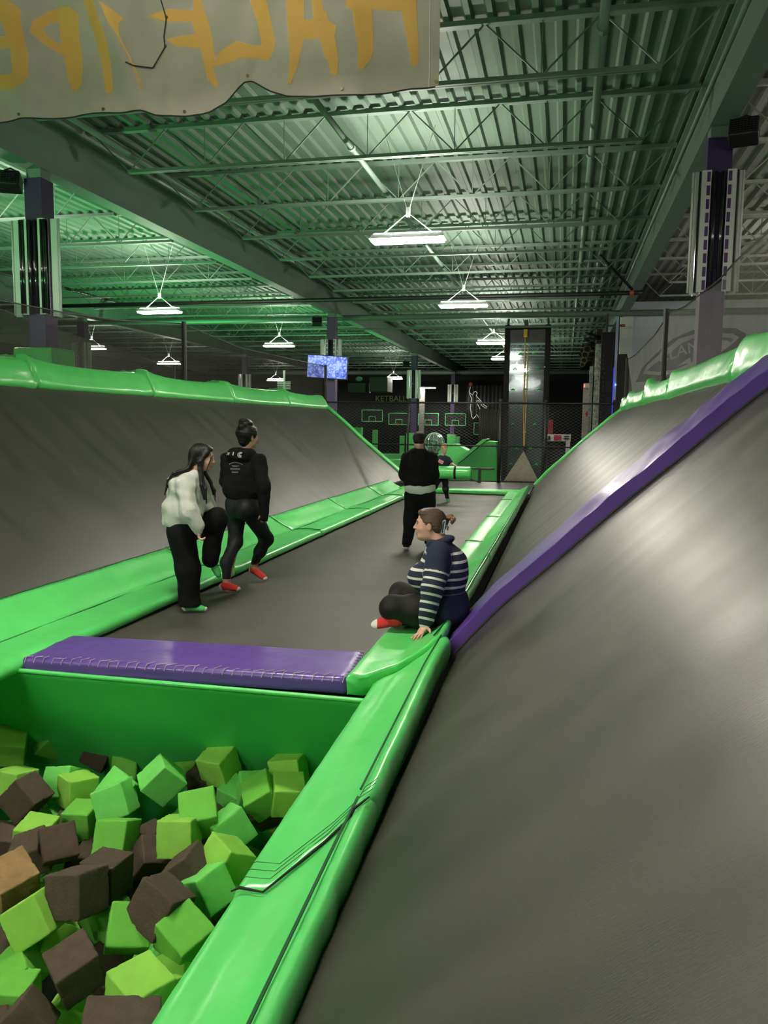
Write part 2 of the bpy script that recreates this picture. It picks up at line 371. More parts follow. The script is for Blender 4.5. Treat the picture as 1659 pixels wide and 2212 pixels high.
for x, y, lb in [(-2.6, 13.1, 'large bright tube lamp nearest the viewer in the middle bay'),
     (-2.6, 20.4, 'second bright tube lamp of the middle bay, above the man'),
     (-2.65, 29.7, 'third tube lamp of the middle bay, partly behind the climbing tower'),
     (-2.75, 36.8, 'fourth tube lamp of the middle bay, low behind the climbing tower'),
     (-2.7, 45.0, 'fifth tube lamp of the middle bay, seen through the climbing tower panel'),
     (-10.95, 20.4, 'tube lamp of the left bay hanging between the first two left columns'),
     (-11.0, 29.95, 'tube lamp of the left bay hanging left of the television'),
     (-11.2, 52.3, 'small distant tube lamp right of the television'),
     (-20.1, 54.0, 'small distant tube lamp seen through the end of the left netting'),
     (-19.4, 30.3, 'tube lamp of the far left bay behind the left netting'),
     (-20.2, 38.5, 'small far tube lamp seen low through the left netting beside the net post'),
     (-11.2, 13.3, 'tube lamp of the left bay just outside the left edge of view'),
     (-2.6, 4.4, 'tube lamp above the foam pit'), (-2.6, -3.4, 'tube lamp behind the viewer'), (-5.6, -2.2, 'added unseen tube lamp behind the viewer to the left'), (-3.9, -6.2, 'added unseen tube lamp far behind the viewer'),  # last two lamps here are unseen, added to brighten the foam cubes
     (-11.0, 4.8, 'tube lamp over the left slope out of view'), (6.8, 4.4, 'tube lamp of the right bay beside the viewer'),
     (6.8, 12.5, 'tube lamp of the right bay beyond the right netting'), (6.8, -3.4, 'tube lamp of the right bay behind the viewer'), (6.8, 21, 'tube lamp of the right bay near the pale end wall'),
     (-11, -3.4, 'tube lamp of the left bay behind the viewer')]:
    o = lamp(x, y, 4.7, lb) if L0 is None else copy_tree(L0, (x, y, 4.7))
    if L0 is None: L0 = o
    o['label'] = lb
# ------------------------------------------------------------------ floodlights on the columns
def flood(x, y, z, label, yaw, aim, watts, color=(.25, 1, .42)):
    t = thing('flood_light', label, 'floodlight', (x, y, z))
    R = Matrix.Rotation(yaw, 3, 'Z') @ Matrix.Rotation(-.35, 3, 'X')
    MB().box((x, y, z), (.34, .26, .24), R).build('lamp_body', M_BLACK, t, bevel=.02)
    fr = MB()
    for i in range(7): fr.box(Vector((x, y, z)) + R @ Vector((0, -.14, -.09+.03*i)), (.32, .03, .008), R)
    for i in range(9): fr.box(Vector((x, y, z)) + R @ Vector((-.15+.0375*i, -.14, 0)), (.006, .03, .2), R)
    fr.build('front_grille', M_BLACKM, t)
    MB().tube([Vector((x, y, z)) + R @ Vector(p) for p in ((-.1, 0, .12), (-.08, 0, .2), (0, 0, .24), (.08, 0, .2), (.1, 0, .12))], .014, 6).build('yoke', M_BLACK, t, smooth=True)
    if watts:
        ld = bpy.data.lights.new('added_green_uplight', 'SPOT'); ld.energy = watts; ld.color = color; ld.spot_size = math.radians(150); ld.spot_blend = .8; ld.shadow_soft_size = .12
        lo = bpy.data.objects.new('added_green_uplight', ld); C.objects.link(lo); lo.parent = t; lo.location = (0, 0, .3)
        d = Vector(aim) - Vector((x, y, z)); lo.rotation_euler = d.to_track_quat('-Z', 'Y').to_euler()
    return t
flood(-8.36, 11.0, 5.3, 'black floodlight high on the nearest left column', .4, (-9.5, 14, 7.5), GREEN_W)
flood(2.02, 10.95, 5.33, 'black gridded floodlight on the right-hand purple column', -.25, (-1.5, 13, 7.5), GREEN_W*.35)
flood(-8.5, 26.9, 5.2, 'black floodlight on the television column', .4, (-9, 32, 8), GREEN_W*1.6)
flood(-8.4, 42.4, 4.9, 'tiny black floodlight on the third left column', .4, (-9, 48, 8), GREEN_W*1.6)
# ================================================================== TRAMPOLINES AND PADS
def fab(x, z): return x, z
RP = [(-.74, .05), (-.38, .46), (.02, .83), (.37, 1.17), (.74, 1.50), (1.12, 1.85), (1.50, 2.17)]
LP = [(-4.36, .12), (-5.0, .64), (-5.75, 1.25), (-6.3, 1.74), (-6.86, 2.2)]
def curve_at(prof, n):
    return resample(prof, n, closed=False)
def slope_sheet(name, label, prof, y0, y1, nx=40, ny=60, cut=0.0, m=M_TRAMP, group='sloped trampoline beds'):
    P = curve_at(prof, nx)
    for _ in range(3): P = [P[0]] + [(P[i-1]+P[i]*2+P[i+1])/4 for i in range(1, nx-1)] + [P[-1]]
    vs = []; fs = []
    k0 = int(cut*nx)
    P = P[k0:]; nx = len(P)
    for j in range(ny+1):
        y = y0+(y1-y0)*j/ny
        for i, p in enumerate(P):
            sag = .03*math.sin(math.pi*i/(nx-1))*math.sin(math.pi*j/ny)
            vs.append((p.x, y, p.y-sag))
    for j in range(ny):
        for i in range(nx-1): fs.append((j*nx+i, j*nx+i+1, (j+1)*nx+i+1, (j+1)*nx+i))
    o = MB().add(vs, fs).build(name, m, None, smooth=True, solid=-.006); tag(o, label, 'trampoline bed', group); return o
slope_sheet('trampoline_slope', 'near half of the right trampoline slope, below the purple divider', RP, -1.2, 5.55, cut=.03)
slope_sheet('trampoline_slope', 'far half of the right trampoline slope, beyond the purple divider', RP, 6.0, 22.4)
slope_sheet('trampoline_slope', 'long grey trampoline slope along the left side', LP, 2.0, 22.5, ny=90)
# dark edge webbing along the foot of the slopes
def edge_web(name, label, pts, r): return tag(MB().tube(pts, r, 6).build(name, M_BLACKM), label, 'edge webbing')
mb = MB()
for k, (a, b_) in enumerate([((-.70, .07), (-.66, .12))]):
    pass
# black sheets standing for the shade in the gaps under the pads
def shade_sheet(label, x0, z0, x1, z1, ya, yb):
    return tag(MB().add([(x0, ya, z0), (x1, ya, z1), (x1, yb, z1), (x0, yb, z0)], [(0,1,2,3)]).build('gap_shade_sheet', M_BLACKM, solid=.02), label, 'gap shade sheet')
shade_sheet('black sheet for the shade in the gap at the foot of the right slope', -.86, -.06, -.45, .10, -1.2, 22.4)
shade_sheet('black sheet for the shade in the gap at the foot of the left slope', -4.6, .02, -4.1, -.06, 4.6, 22.4)
# lane bed
vs = []; fs = []; nx, ny = 24, 90
for j in range(ny+1):
    for i in range(nx+1):
        x = -3.95+2.85*i/nx; y = 4.75+15.4*j/ny
        d = min(1, min(i, nx-i)/6)*.0
        for fx, fy, dep, rr in ((-2.05, 10.68, .035, .35), (-3.3, 7.5, .02, .3), (-3.26, 6.57, .02, .3), (-3.2, 8.1, .02, .3)):
            d -= dep*math.exp(-((x-fx)**2+(y-fy)**2)/rr**2)
        vs.append((x, y, d))
for j in range(ny):
    for i in range(nx): fs.append((j*(nx+1)+i, j*(nx+1)+i+1, (j+1)*(nx+1)+i+1, (j+1)*(nx+1)+i))
tag(MB().add(vs, fs).build('trampoline_lane', M_LANE, smooth=True, solid=-.006), 'long flat dark trampoline lane running between the green pads', 'trampoline bed')
pf = MB().span((-4.3, 20.02, -.35), (-.80, 23.95, .02)); pf.span((-8.2, 22.75, -.35), (-4.3, 23.95, .02)); pf.span((-.80, 22.62, -.35), (1.5, 23.95, .02))
tag(pf.build('end_platform', mat('platform_grey', (.060,.054,.05), .4, var=.2, vscale=1.5)), 'dark grey end platform between the lane and the chain-link fence', 'platform')
# frames under
tag(MB().span((-4.0, 5.3, -1.6), (-1.0, 23.9, -.4)).build('platform_base', M_BLACKM), 'black base that carries the trampoline lane', 'platform base')
# right lane pads
RPAD = [(-1.32, -.06), (-1.325, .06), (-1.30, .10), (-1.2, .105), (-1.06, .10), (-.90, .195), (-.80, .27), (-.765, .25), (-.77, .15), (-.95, .0), (-1.1, -.06)]
def xo_r(y): return lerp_curve([(1.2, .15), (1.7, .13), (2.6, .10), (4.7, .045), (6.5, 0)], y)
segs = [(6.75, 8.9), (8.9, 11.0), (11.0, 14.1), (14.1, 17.4), (17.4, 19.95)]
names = ['beside the seated woman\'s back', 'just beyond the seated woman', 'in the middle of the right edge of the lane', 'second from the far end on the right of the lane', 'at the far end on the right of the lane']
for k, (a, b_) in enumerate(segs):
    t = thing('edge_pad', 'green vinyl pad '+names[k], 'pad', (-1.05, a, 0), 'green pads along the right of the lane')
    soft_sweep('pad_cover', M_GREEN, RPAD, a+.004, b_-.004, t, seed=k*3.1+1, amp=.013, ribs=lambda p: .005 if p.x > -.86 else .001)
    MB().tube([(-.80, a+(b_-a)*i/20, .282+.004*noise.noise(Vector((i*.7, k, 0)))) for i in range(21)], .006, 5).build('piping', M_PIPING, t)
    sl = [(p[0], a+.01, p[1]+.012) for p in RPAD[2:5]]
    MB().tube(sl, .006, 5).build('seam_cord', M_PIPING, t)
# corner pad on which the woman sits
def cdiag(x): return max(0, (x+1.17)*1.75) if x < -.8 else .65
CP = [(-1.28, .02), (-1.29, .13), (-1.26, .155), (-1.2, .15), (-1.02, .155), (-.88, .21), (-.79, .28), (-.765, .25), (-.80, .12), (-1.0, .03)]
t = thing('corner_pad', 'folded green vinyl corner pad under the seated woman', 'pad', (-1.1, 5.5, .1))
soft_sweep('pad_cover', M_GREEN, CP, 4.68, 6.74, t, seed=21, amp=.011, ya=cdiag, dy=.035, gather=1.0, smoothk=0, n=64)
MB().tube([(-.83+.004*i, 5.32+i*.07, .272) for i in range(20)], .006, 5).build('piping', M_PIPING, t)
# two long pads on the right edge of the pit
PP = [(-1.13, -.30), (-1.135, .03), (-1.12, .10), (-1.09, .115), (-1.00, .12), (-.86, .185), (-.79, .235), (-.765, .27), (-.70, .285), (-.655, .25), (-.655, .17), (-.70, .08), (-.85, .02), (-1.05, -.02), (-1.10, -.30)]
PP = [(-.79+(a+.79)*.62 if a > -.79 else a, z) for a, z in PP]
PA = [(a, z-.012) for a, z in PP]
def xo_p(y): return lerp_curve([(1.2, .10), (2.6, .05), (4.7, 0)], y)
t = thing('pit_edge_pad', 'far green vinyl pad along the right edge of the foam pit', 'pad', (-.95, 3, .1), 'green pads on the right edge of the foam pit')
soft_sweep('pad_cover', M_GREEN, PP, 2.42, 4.66, t, seed=33, amp=.012, ribs=lambda p: .006 if p.x > -.76 else .001, xoff=xo_p, ya=lambda x: max(0, (x+1.0)*1.6), yb=cdiag, dy=.045, n=72)
MB().tube([(-.785+xo_p(y), y, .268) for y in [2.95+i*.1 for i in range(25)]], .005, 5).build('piping', M_PIPING, t)
lp = [(p[0]+xo_p(2.6), 2.42+max(0, (p[0]+1.0)*1.6)+.0, p[1]+.004) for p in PP[2:9]]
MB().tube([(p[0], p[1]+.008*math.sin(i*2.3), p[2]) for i, p in enumerate(lp)], [.003, .006, .004, .006, .005, .006, .003][:len(lp)], 5).build('lap_shadow', M_BLACKM, t)  # black cord stands in for the shadow under the lap
for k in range(3):
    MB().tube([(p[0], p[1]+.06+.05*k, p[2]+.008) for p in lp], .0013, 4).build('stitching', M_PIPING, t)
t = thing('pit_edge_pad', 'near green vinyl pad along the right edge of the foam pit', 'pad', (-.9, 1.5, .1), 'green pads on the right edge of the foam pit')
soft_sweep('pad_cover', M_GREEN, PA, 1.1, 3.1, t, seed=41, amp=.014, ribs=lambda p: .007 if p.x > -.76 else .001, xoff=xo_p, dy=.045, n=72)
MB().tube([(-.785+xo_p(y), y, .258) for y in [1.1+i*.1 for i in range(19)]], .006, 5).build('piping', M_PIPING, t)
# left lane pads: flat lower band + tilted upper band
LPAD = [(-3.52, .02), (-3.50, .07), (-3.53, .11), (-3.75, .12), (-3.93, .105), (-3.985, .075), (-4.03, .11), (-4.2, .20), (-4.36, .295), (-4.40, .27), (-4.38, .18), (-4.2, .06), (-4.0, .0), (-3.7, .0)]
segs = [(3.7, 8.15), (8.15, 11.4), (11.4, 14.5), (14.5, 17.6), (17.6, 19.95)]
names = ['beside the foam pit, left of the girl in the pale sweatshirt', 'behind the two standing women', 'just beyond the two standing women', 'left of the standing man', 'at the far end on the left of the lane']
for k, (a, b_) in enumerate(segs):
    t = thing('edge_pad', 'green vinyl pad '+names[k], 'pad', (-4.0, a, 0), 'green pads along the left of the lane')
    soft_sweep('pad_cover', M_GREEN, LPAD, a+.004, b_-.004, t, seed=k*5.3+60, amp=.018, n=56, smoothk=1, ribs=lambda p: .003 if p.x < -4.25 else .001)
    MB().tube([(p[0], a+.01, p[1]+.010) for p in LPAD[2:9]], .006, 5).build('seam_cord', M_PIPING, t)
    MB().tube([(-3.985, a+(b_-a)*i/12, .088) for i in range(13)], .008, 5).build('crease_cord', M_PIPING, t)
    MB().tube([(-4.345, a+(b_-a)*i/30, .297+.006*noise.noise(Vector((i*.9, k, 0)))) for i in range(31)], .005, 5).build('piping', M_PIPING, t)
# green strip across the far end of the lane
soft = [(0, 0), (0, .07), (.04, .09), (.28, .09), (.32, .07), (.32, 0)]
Mx = Matrix.Translation((0, 19.98, .02)) @ Matrix.Rotation(math.pi/2, 4, 'Z') @ Matrix.Translation((0, 0, 0))
o = soft_sweep('end_pad', M_GREEN, [(0,0),(0,.08),(-.03,.11),(-.30,.11),(-.34,.08),(-.34,0)], .98, 4.05, None, seed=9, amp=.008, M=Mx); tag(o, 'long low green pad across the far end of the lane', 'pad')
# top pads
def wavef(seed, drop):
    def f(t, p):
        k = max(0.0, min(1.0, (p.y-2.12)/.35)); return k*(drop*(math.exp(-t/.10)) - .03*math.sin(math.pi*t))
    return f
TL = [(-6.78, 2.13), (-6.76, 2.19), (-6.84, 2.36), (-6.93, 2.50), (-7.02, 2.52), (-7.4, 2.50), (-7.42, 2.4), (-7.0, 2.3), (-6.86, 2.12)]
segs = [(2.0, 5.6), (5.6, 9.3), (9.3, 12.35), (12.35, 15.7), (15.7, 19.2), (19.2, 22.55)]
names = ['out of view at its near end', 'nearest the viewer', 'in front of the nearest left column', 'in front of the net post', 'second from the far end', 'at the far corner']
for k, (a, b_) in enumerate(segs):
    t = thing('top_pad', 'green pad on top of the left slope, '+names[k], 'pad', (-6.9, a, 2.1), 'green pads on top of the left slope')
    soft_sweep('pad_cover', M_GREEN, TL, a+.01, b_-.01, t, seed=k*2.7+100, amp=.020, n=44, smoothk=0, zadd=wavef(k, .06), gather=1.5)
TR = [(1.44, 2.14), (1.42, 2.21), (1.46, 2.36), (1.50, 2.45), (1.57, 2.46), (1.62, 2.44), (1.62, 2.30), (1.58, 2.2), (1.52, 2.12)]
segs = [(1.5, 4.6, .06), (4.6, 7.6, .05), (7.6, 12.4, .09), (12.4, 16.0, .17), (16.0, 20.3, .12), (20.3, 22.5, .07)]
names = ['beside the viewer out of view', 'nearest the viewer at the right edge', 'in front of the right-hand purple column', 'in front of the right net post', 'second from the far end', 'at the far corner']
def wave2(up):
    def f(t, p):
        k = max(0.0, min(1.0, (p.y-2.14)/.25)); return k*(up*math.exp(-(1-t)/.10) + up*.8*math.exp(-t/.03)*0 + up*(1-t)*.0)
    return f
for k, (a, b_, up) in enumerate(segs):
    t = thing('top_pad', 'green pad on top of the right slope, '+names[k], 'pad', (1.5, a, 2.1), 'green pads on top of the right slope')
    def f(t_, p, up=up): 
        q = max(0.0, min(1.0, (p.y-2.14)/.25)); return q*(up*math.exp(-(1-t_)/.20)) - (1-q)*.06*math.exp(-(1-t_)/.1)
    soft_sweep('pad_cover', M_GREEN, TR, a+.01, b_-.01, t, seed=k*2.7+140, amp=.024, n=40, zadd=f, gather=1.6)
# pads down the far end edges of both slopes
def end_edge(label, prof, y, seed):
    pts = curve_at(prof, 14); n_ = 10; vs = []; fs = []
    ring = [(-.09, 0), (-.09, .05), (-.06, .075), (.06, .075), (.09, .05), (.09, 0)]
    for i, p in enumerate(pts):
        t_ = (pts[min(i+1, 13)]-pts[max(i-1, 0)]).normalized(); nn = Vector((-t_.y, t_.x)); nn = nn if nn.y > 0 else -nn
        for (dy_, h) in ring:
            h2 = h+.006*noise.noise(Vector((i*.8, dy_*20, seed))); vs.append((p.x+nn.x*h2, y+dy_, p.y+nn.y*h2))
    k = len(ring)
    for i in range(13):
        for j in range(k): fs.append((i*k+j, i*k+(j+1) % k, (i+1)*k+(j+1) % k, (i+1)*k+j))
    fs += [tuple(range(k)), tuple(13*k+j for j in range(k))]
    tag(MB().add(vs, fs).build('slope_end_pad', M_GREEN, smooth=False, bevel=.01), label, 'pad', 'pads down the far ends of the slopes')
end_edge('narrow green pad down the far end of the left slope', LP, 22.6, 1)
end_edge('narrow green pad down the far end of the right slope', RP, 22.5, 2)
# purple divider up the right slope
pts = curve_at(RP, 60); n_ = 60
for _ in range(3): pts = [pts[0]] + [(pts[i-1]+pts[i]*2+pts[i+1])/4 for i in range(1, n_-1)] + [pts[-1]]
vs = []; fs = []; W = 22
ringp = []
for i in range(8): ringp.append((i/7, 1))
ring = [(0, 0), (0, .3), (0, .7), (0, 1.0), (.02, 1.05), (.05, 1.05)] + [(.05+.9*i/13, 1.04) for i in range(1, 13)] + [(.95, 1.04), (.99, .95), (1, .7), (1, .3), (1, 0)]
k = len(ring)
for i, p in enumerate(pts):
    t_ = (pts[min(i+1, n_-1)]-pts[max(i-1, 0)]).normalized(); nn = Vector((-t_.y, t_.x)); s = i/(n_-1)
    ya = 5.50 + .06*s; yb = 6.18 + .40*s; th = .095
    for j, (u_, h) in enumerate(ring):
        y = ya+(yb-ya)*u_
        wr = .010*noise.noise(Vector((s*9, y*2.5, 3))) + .020*s*(1-abs(noise.noise(Vector((s*16-y*2.2, y*1.8, 7))))*2.2)*max(0, h-.2)
        hh = th*h + wr*(1 if h > .5 else 0); vs.append((p.x+nn.x*hh, y+wr*(.3 if h < 1 else 0), p.y+nn.y*hh))
for i in range(n_-1):
    for j in range(k): fs.append((i*k+j, i*k+(j+1) % k, (i+1)*k+(j+1) % k, (i+1)*k+j))
fs += [tuple(range(k)), tuple((n_-1)*k+j for j in range(k))]
dv = MB().add(vs, fs).build('divider_pad', M_PURPLE, smooth=True); tag(dv, 'long purple vinyl divider pad running up the right slope', 'pad')
ms = dv.modifiers.new('es', 'EDGE_SPLIT'); ms.split_angle = math.radians(50)
tag(MB().tube([(p.x-.0, 5.47+.06*i/59, p.y+.006) for i, p in enumerate(pts)], .018, 6).build('black_edge_strap', M_BLACKM), 'black edge strap along the foot of the purple divider', 'strap')
# purple pad on the pit edge
pv = thing('divider_pad', 'flat purple vinyl pad with frayed stitching on the edge of the foam pit', 'pad', (-2.4, 4.95, .04))
ang = math.atan2(.20, 2.22)
PFr = [(0, 0), (0, .085), (.02, .10), (.58, .10), (.60, .085), (.60, 0)]
Mq = Matrix.Translation((-3.50, 4.55, .03)) @ Matrix.Rotation(math.atan2(.14, 2.2), 4, 'Z') @ Matrix(((0,1,0,0),(1,0,0,0),(0,0,1,0),(0,0,0,1)))
soft_sweep('pad_cover', M_PURPLE, PFr, 0, 2.235, pv, seed=77, amp=.007, M=Mq, n=60, dy=.035, smoothk=0, gather=.8)
M_THREAD = mat('white_thread', (.55, .5, .45), .9)
st = MB(); random.seed(3)
for i in range(34):
    u_ = .03+2.18*i/33; q = Mq @ Vector((.0, u_, .10)); L = random.uniform(.015, .07)
    st.tube([Mq @ Vector((-.006, u_-.012, .07)), Mq @ Vector((.004, u_, .108)), Mq @ Vector((L, u_+random.uniform(.0, .06), .106))], .0022, 4)
for i in range(9):
    u_ = .05+.5*i/8; st.tube([Mq @ Vector((u_, 2.245, .07)), Mq @ Vector((u_+.01, 2.235, .108)), Mq @ Vector((u_+.02, 2.2, .106))], .0022, 4)
st.build('frayed_stitching', M_THREAD, pv)
# pit shell
def sheet(name, label, rows, m, cat='pit wall', solid=.01):
    r = len(rows[0]); vs = [p for row in rows for p in row]; fs = [(j*r+i, j*r+i+1, (j+1)*r+i+1, (j+1)*r+i) for j in range(len(rows)-1) for i in range(r-1)]
    return tag(MB().add(vs, fs).build(name, m, smooth=True, solid=solid), label, cat)
rows = []
for j in range(26):
    t_ = j/25; row = []
    for i in range(40):
        x = -4.1+3.05*i/39
        z = .06-1.62*t_ - .03*(i/39)*(1-t_); y = 4.52+.10*i/39 + .62*min(1, t_*1.6) + .035*noise.noise(Vector((x*1.3, z*1.6, 2)))*min(1, t_*5) + .02*math.sin(x*2+z*3)*min(1, t_*5)
        row.append((x, y, z))
    rows.append(row)
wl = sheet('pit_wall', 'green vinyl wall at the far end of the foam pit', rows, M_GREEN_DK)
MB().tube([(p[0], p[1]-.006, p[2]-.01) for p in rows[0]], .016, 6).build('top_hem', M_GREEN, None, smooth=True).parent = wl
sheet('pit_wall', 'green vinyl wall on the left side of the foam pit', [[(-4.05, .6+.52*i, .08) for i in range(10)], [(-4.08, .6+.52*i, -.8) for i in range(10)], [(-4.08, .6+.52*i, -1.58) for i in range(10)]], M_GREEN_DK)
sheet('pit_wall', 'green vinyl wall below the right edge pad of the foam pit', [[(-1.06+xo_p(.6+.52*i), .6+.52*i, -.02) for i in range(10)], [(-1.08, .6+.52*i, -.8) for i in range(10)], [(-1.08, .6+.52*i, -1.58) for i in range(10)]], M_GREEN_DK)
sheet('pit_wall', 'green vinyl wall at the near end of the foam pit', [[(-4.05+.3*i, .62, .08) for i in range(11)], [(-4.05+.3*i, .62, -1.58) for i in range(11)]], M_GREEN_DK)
# ================================================================== FOAM CUBES
CUBES = """L -3.834 4.825 -0.635 -1.136 0.136 0.539 0.208;G -3.654 5.05 -0.651 0.988 -0.517 -2.111 0.206;B -3.273 5.081 -0.719 -1.524 0.439 0.071 0.194;G -3.039 5.062 -0.803 -2.995 -0.019 -2.943 0.186;T -2.478 4.529 -0.603 -1.454 0.793 0.689 0.211;L -3.512 4.46 -0.72 -1.631 0.194 1.369 0.198;T -3.194 4.526 -0.709 -2.094 -0.142 -0.06 0.203;L -3.042 4.449 -0.701 -3.048 0.043 2.591 0.2;T -2.729 4.439 -0.672 -2.304 0.382 -0.216 0.209;T -2.667 4.287 -0.653 -2.215 1.139 -0.417 0.206;B -3.258 4.217 -0.668 -1.739 0.727 -0.097 0.204;G -3.282 4.451 -0.945 -2.741 0.177 -3.011 0.169;T -3.126 4.474 -0.89 -0.683 0.773 1.841 0.173;G -2.476 3.983 -0.707 -2.702 0.067 -3.066 0.199;L -2.072 3.979 -0.646 -2.841 0.052 -2.991 0.207;B -2.787 3.87 -0.732 3.04 -0.956 2.382 0.196;L -3.025 3.992 -0.78 -1.465 0.131 0.125 0.194;B -3.293 4.068 -0.89 -1.339 0.092 0.129 0.17;B -2.94 3.846 -0.794 -1.248 -0.337 0.274 0.193;B -2.275 3.553 -0.668 0.288 1.518 -1.332 0.204;B -2.258 3.272 -0.59 -2.897 0.237 3.018 0.213;N -2.738 3.416 -0.681 -1.117 -0.217 1.002 0.203;L -2.423 3.171 -0.684 -2.833 0.561 -2.837 0.202;B -2.063 2.957 -0.734 2.874 -0.215 2.498 0.196;G -1.952 3.227 -0.7 -2.88 -0.828 1.863 0.2;B -1.817 3.282 -0.601 -2.773 -0.361 2.853 0.211;G -1.658 3.213 -0.691 2.868 -0.476 2.775 0.201;L -1.64 2.779 -0.656 -3.137 -0.151 2.642 0.205;L -1.659 3.123 -0.838 -1.312 -0.42 0.281 0.18;B -1.302 2.059 -0.255 -0.824 1.335 -1.944 0.239;B -2.126 2.693 -0.813 2.671 0.772 0.089 0.184;L -2.117 2.978 -0.962 -1.305 0.725 0.248 0.152;G -2.436 3.069 -0.881 -1.056 -0.739 0.547 0.173;G -2.352 2.926 -0.902 -1.506 -0.005 0.159 0.167;B -2.563 3.18 -0.882 1.998 1.211 -3.132 0.18;G -2.578 5.082 -0.672 -1.377 0.515 0.115 0.197;L -2.236 4.881 -0.627 2.866 0.082 2.945 0.209;L -1.73 4.881 -0.619 -3.016 0.136 -3.106 0.21;G -1.834 4.658 -0.694 -2.673 -0.549 0.227 0.202;G -2.026 4.135 -0.585 -2.566 -0.123 0.466 0.213;T -1.948 4.774 -0.737 -1.242 0.114 0.527 0.203;L -1.672 4.692 -0.682 -1.355 0.115 0.423 0.202;T -1.848 4.183 -0.68 2.691 0.251 2.282 0.203;B -2.141 4.494 -0.823 -1.104 -0.512 0.221 0.182;B -1.87 4.825 -0.875 0.547 -0.814 -1.795 0.184;L -1.974 4.152 -0.914 2.803 0.086 2.521 0.164;L -1.725 3.834 -0.668 -1.182 -1.054 0.593 0.204;L -1.73 3.767 -0.828 -1.143 -0.653 0.805 0.191;B -1.761 3.835 -0.978 -2.213 0.104 -0.934 0.169;T -1.735 3.632 -0.717 -1.266 1.074 -0.122 0.198;B -1.887 3.725 -0.697 -1.578 0.893 0.038 0.201;B -2.266 3.986 -0.81 -1.008 0.353 0.84 0.184;B -1.547 3.602 -0.881 -1.414 -0.277 -0.181 0.171;B -2.367 4.938 -0.784 -1.351 0.15 -0.362 0.188;T -2.095 4.829 -0.805 -1.286 0.282 -0.18 0.19;B -3.01 4.348 -0.887 -2.386 1.25 0.936 0.179;B -2.407 4.278 -0.872 -1.545 -0.045 -0.386 0.173;G -2.891 4.265 -0.797 -1.527 -0.047 0.07 0.186;G -2.238 3.533 -0.89 -1.406 -0.195 -0.37 0.17;L -2.425 3.278 -0.883 -0.751 -0.424 -0.298 0.171"""
def cube_mesh(seed, s=.205, chip=True):
    bm = bmesh.new(); bmesh.ops.create_cube(bm, size=s)
    bmesh.ops.bevel(bm, geom=list(bm.edges), offset=s*.055, segments=3, profile=.6, affect='EDGES')
    bmesh.ops.subdivide_edges(bm, edges=[e for e in bm.edges if e.calc_length() > s*.3], cuts=9, use_grid_fill=True)
    rnd = random.Random(seed)
    sk = [rnd.uniform(-.05, .05) for _ in range(3)]
    for v in bm.verts:
        c = v.co; nn = c.normalized()
        e = sum(1 for a in c if abs(a) > s*.42)
        d = .0022*noise.noise(c*38+Vector((seed, 0, 0)))
        if chip and e >= 2: d -= .006*max(0, noise.noise(c*30+Vector((0, seed, 0)))-.12)*6*.5
        v.co = c + nn*d; v.co.x += sk[0]*c.z; v.co.y += sk[1]*c.x; v.co.z += sk[2]*c.y
    me = bpy.data.meshes.new('foam_cube'); bm.to_mesh(me); bm.free()
    me.polygons.foreach_set('use_smooth', [True]*len(me.polygons)); return me
FM = {'G': (M_FG, 'green'), 'L': (M_FL, 'lime green'), 'T': (M_FT, 'bright green'), 'B': (M_FB, 'dark brown'), 'N': (M_FN, 'worn tan')}
meshes = {}
for kx, (mm, _) in FM.items():
    meshes[kx] = []
    for q in range(4 if kx in 'GLTB' else 1):
        me = cube_mesh(q*7+ord(kx)); me.materials.append(mm); meshes[kx].append(me)
cubes = []
for i, l in enumerate(CUBES.split(';')):
    a = l.split(); k = a[0]; x, y, z, rx, ry, rz, s = map(float, a[1:])
    o = bpy.data.objects.new('foam_cube', meshes[k][i % len(meshes[k])]); C.objects.link(o)
    # vary which mesh face points where so chips differ
    o.location = (x, y, z); R = Matrix.Rotation(rz, 3, 'Z') @ Matrix.Rotation(ry, 3, 'Y') @ Matrix.Rotation(rx, 3, 'X')
    R = R @ Matrix.Rotation(math.pi/2*(i % 4), 3, 'X') @ Matrix.Rotation(math.pi/2*(i % 3), 3, 'Z')
    o.rotation_euler = R.to_euler(); o.scale = (s/.205,)*3; o['category'] = 'foam cube'; o['group'] = 'foam cubes in the pit'; cubes.append((o, k))
# lower layers, partly seen through the gaps
rnd = random.Random(12); placed = [tuple(c[0].location) for c in cubes]; deep = []
tries = 0
while len(deep) < 150 and tries < 30000:
    tries += 1
    x, y, z = rnd.uniform(-3.9, -1.25), rnd.uniform(1.0, 4.95), rnd.uniform(-1.48, -.80)
    vis = y > 1.9 and z > -.9
    if y < 2.0: z = rnd.uniform(-1.4, -.62)
    if y > 4.7 and z < -.9 and y > 4.95: continue
    if any((x-a)**2+(y-b)**2+(z-c)**2 < .205**2 for a, b, c in placed): continue
    # keep what is drawn in the picture's gaps dark: skip near-surface spots in front of placed cubes
    if z > -.95 and y > 2.0 and any(((x-a)**2+(y-b)**2) < .19**2 for a, b, c in placed): continue
    placed.append((x, y, z)); k = rnd.choice('GLTBBG'); o = bpy.data.objects.new('foam_cube', rnd.choice(meshes[k])); C.objects.link(o)
    o.location = (x, y, z); o.rotation_euler = [rnd.uniform(0, 3) for _ in range(3)]; o['category'] = 'foam cube'; o['group'] = 'foam cubes in the pit'; deep.append((o, k))
Rc = cam.matrix_world.inverted()
def proj(p):
    q = Rc @ Vector(p); return (829.5+1720*q.x/-q.z, 1106-1720*q.y/-q.z) if q.z < -.1 else (-999, 9999)
rowsC = {}
for o, k in cubes:
    u_, v_ = proj(o.location); rowsC.setdefault(int((v_-1560)//75), []).append((u_, o, k))
rk = sorted(rowsC)
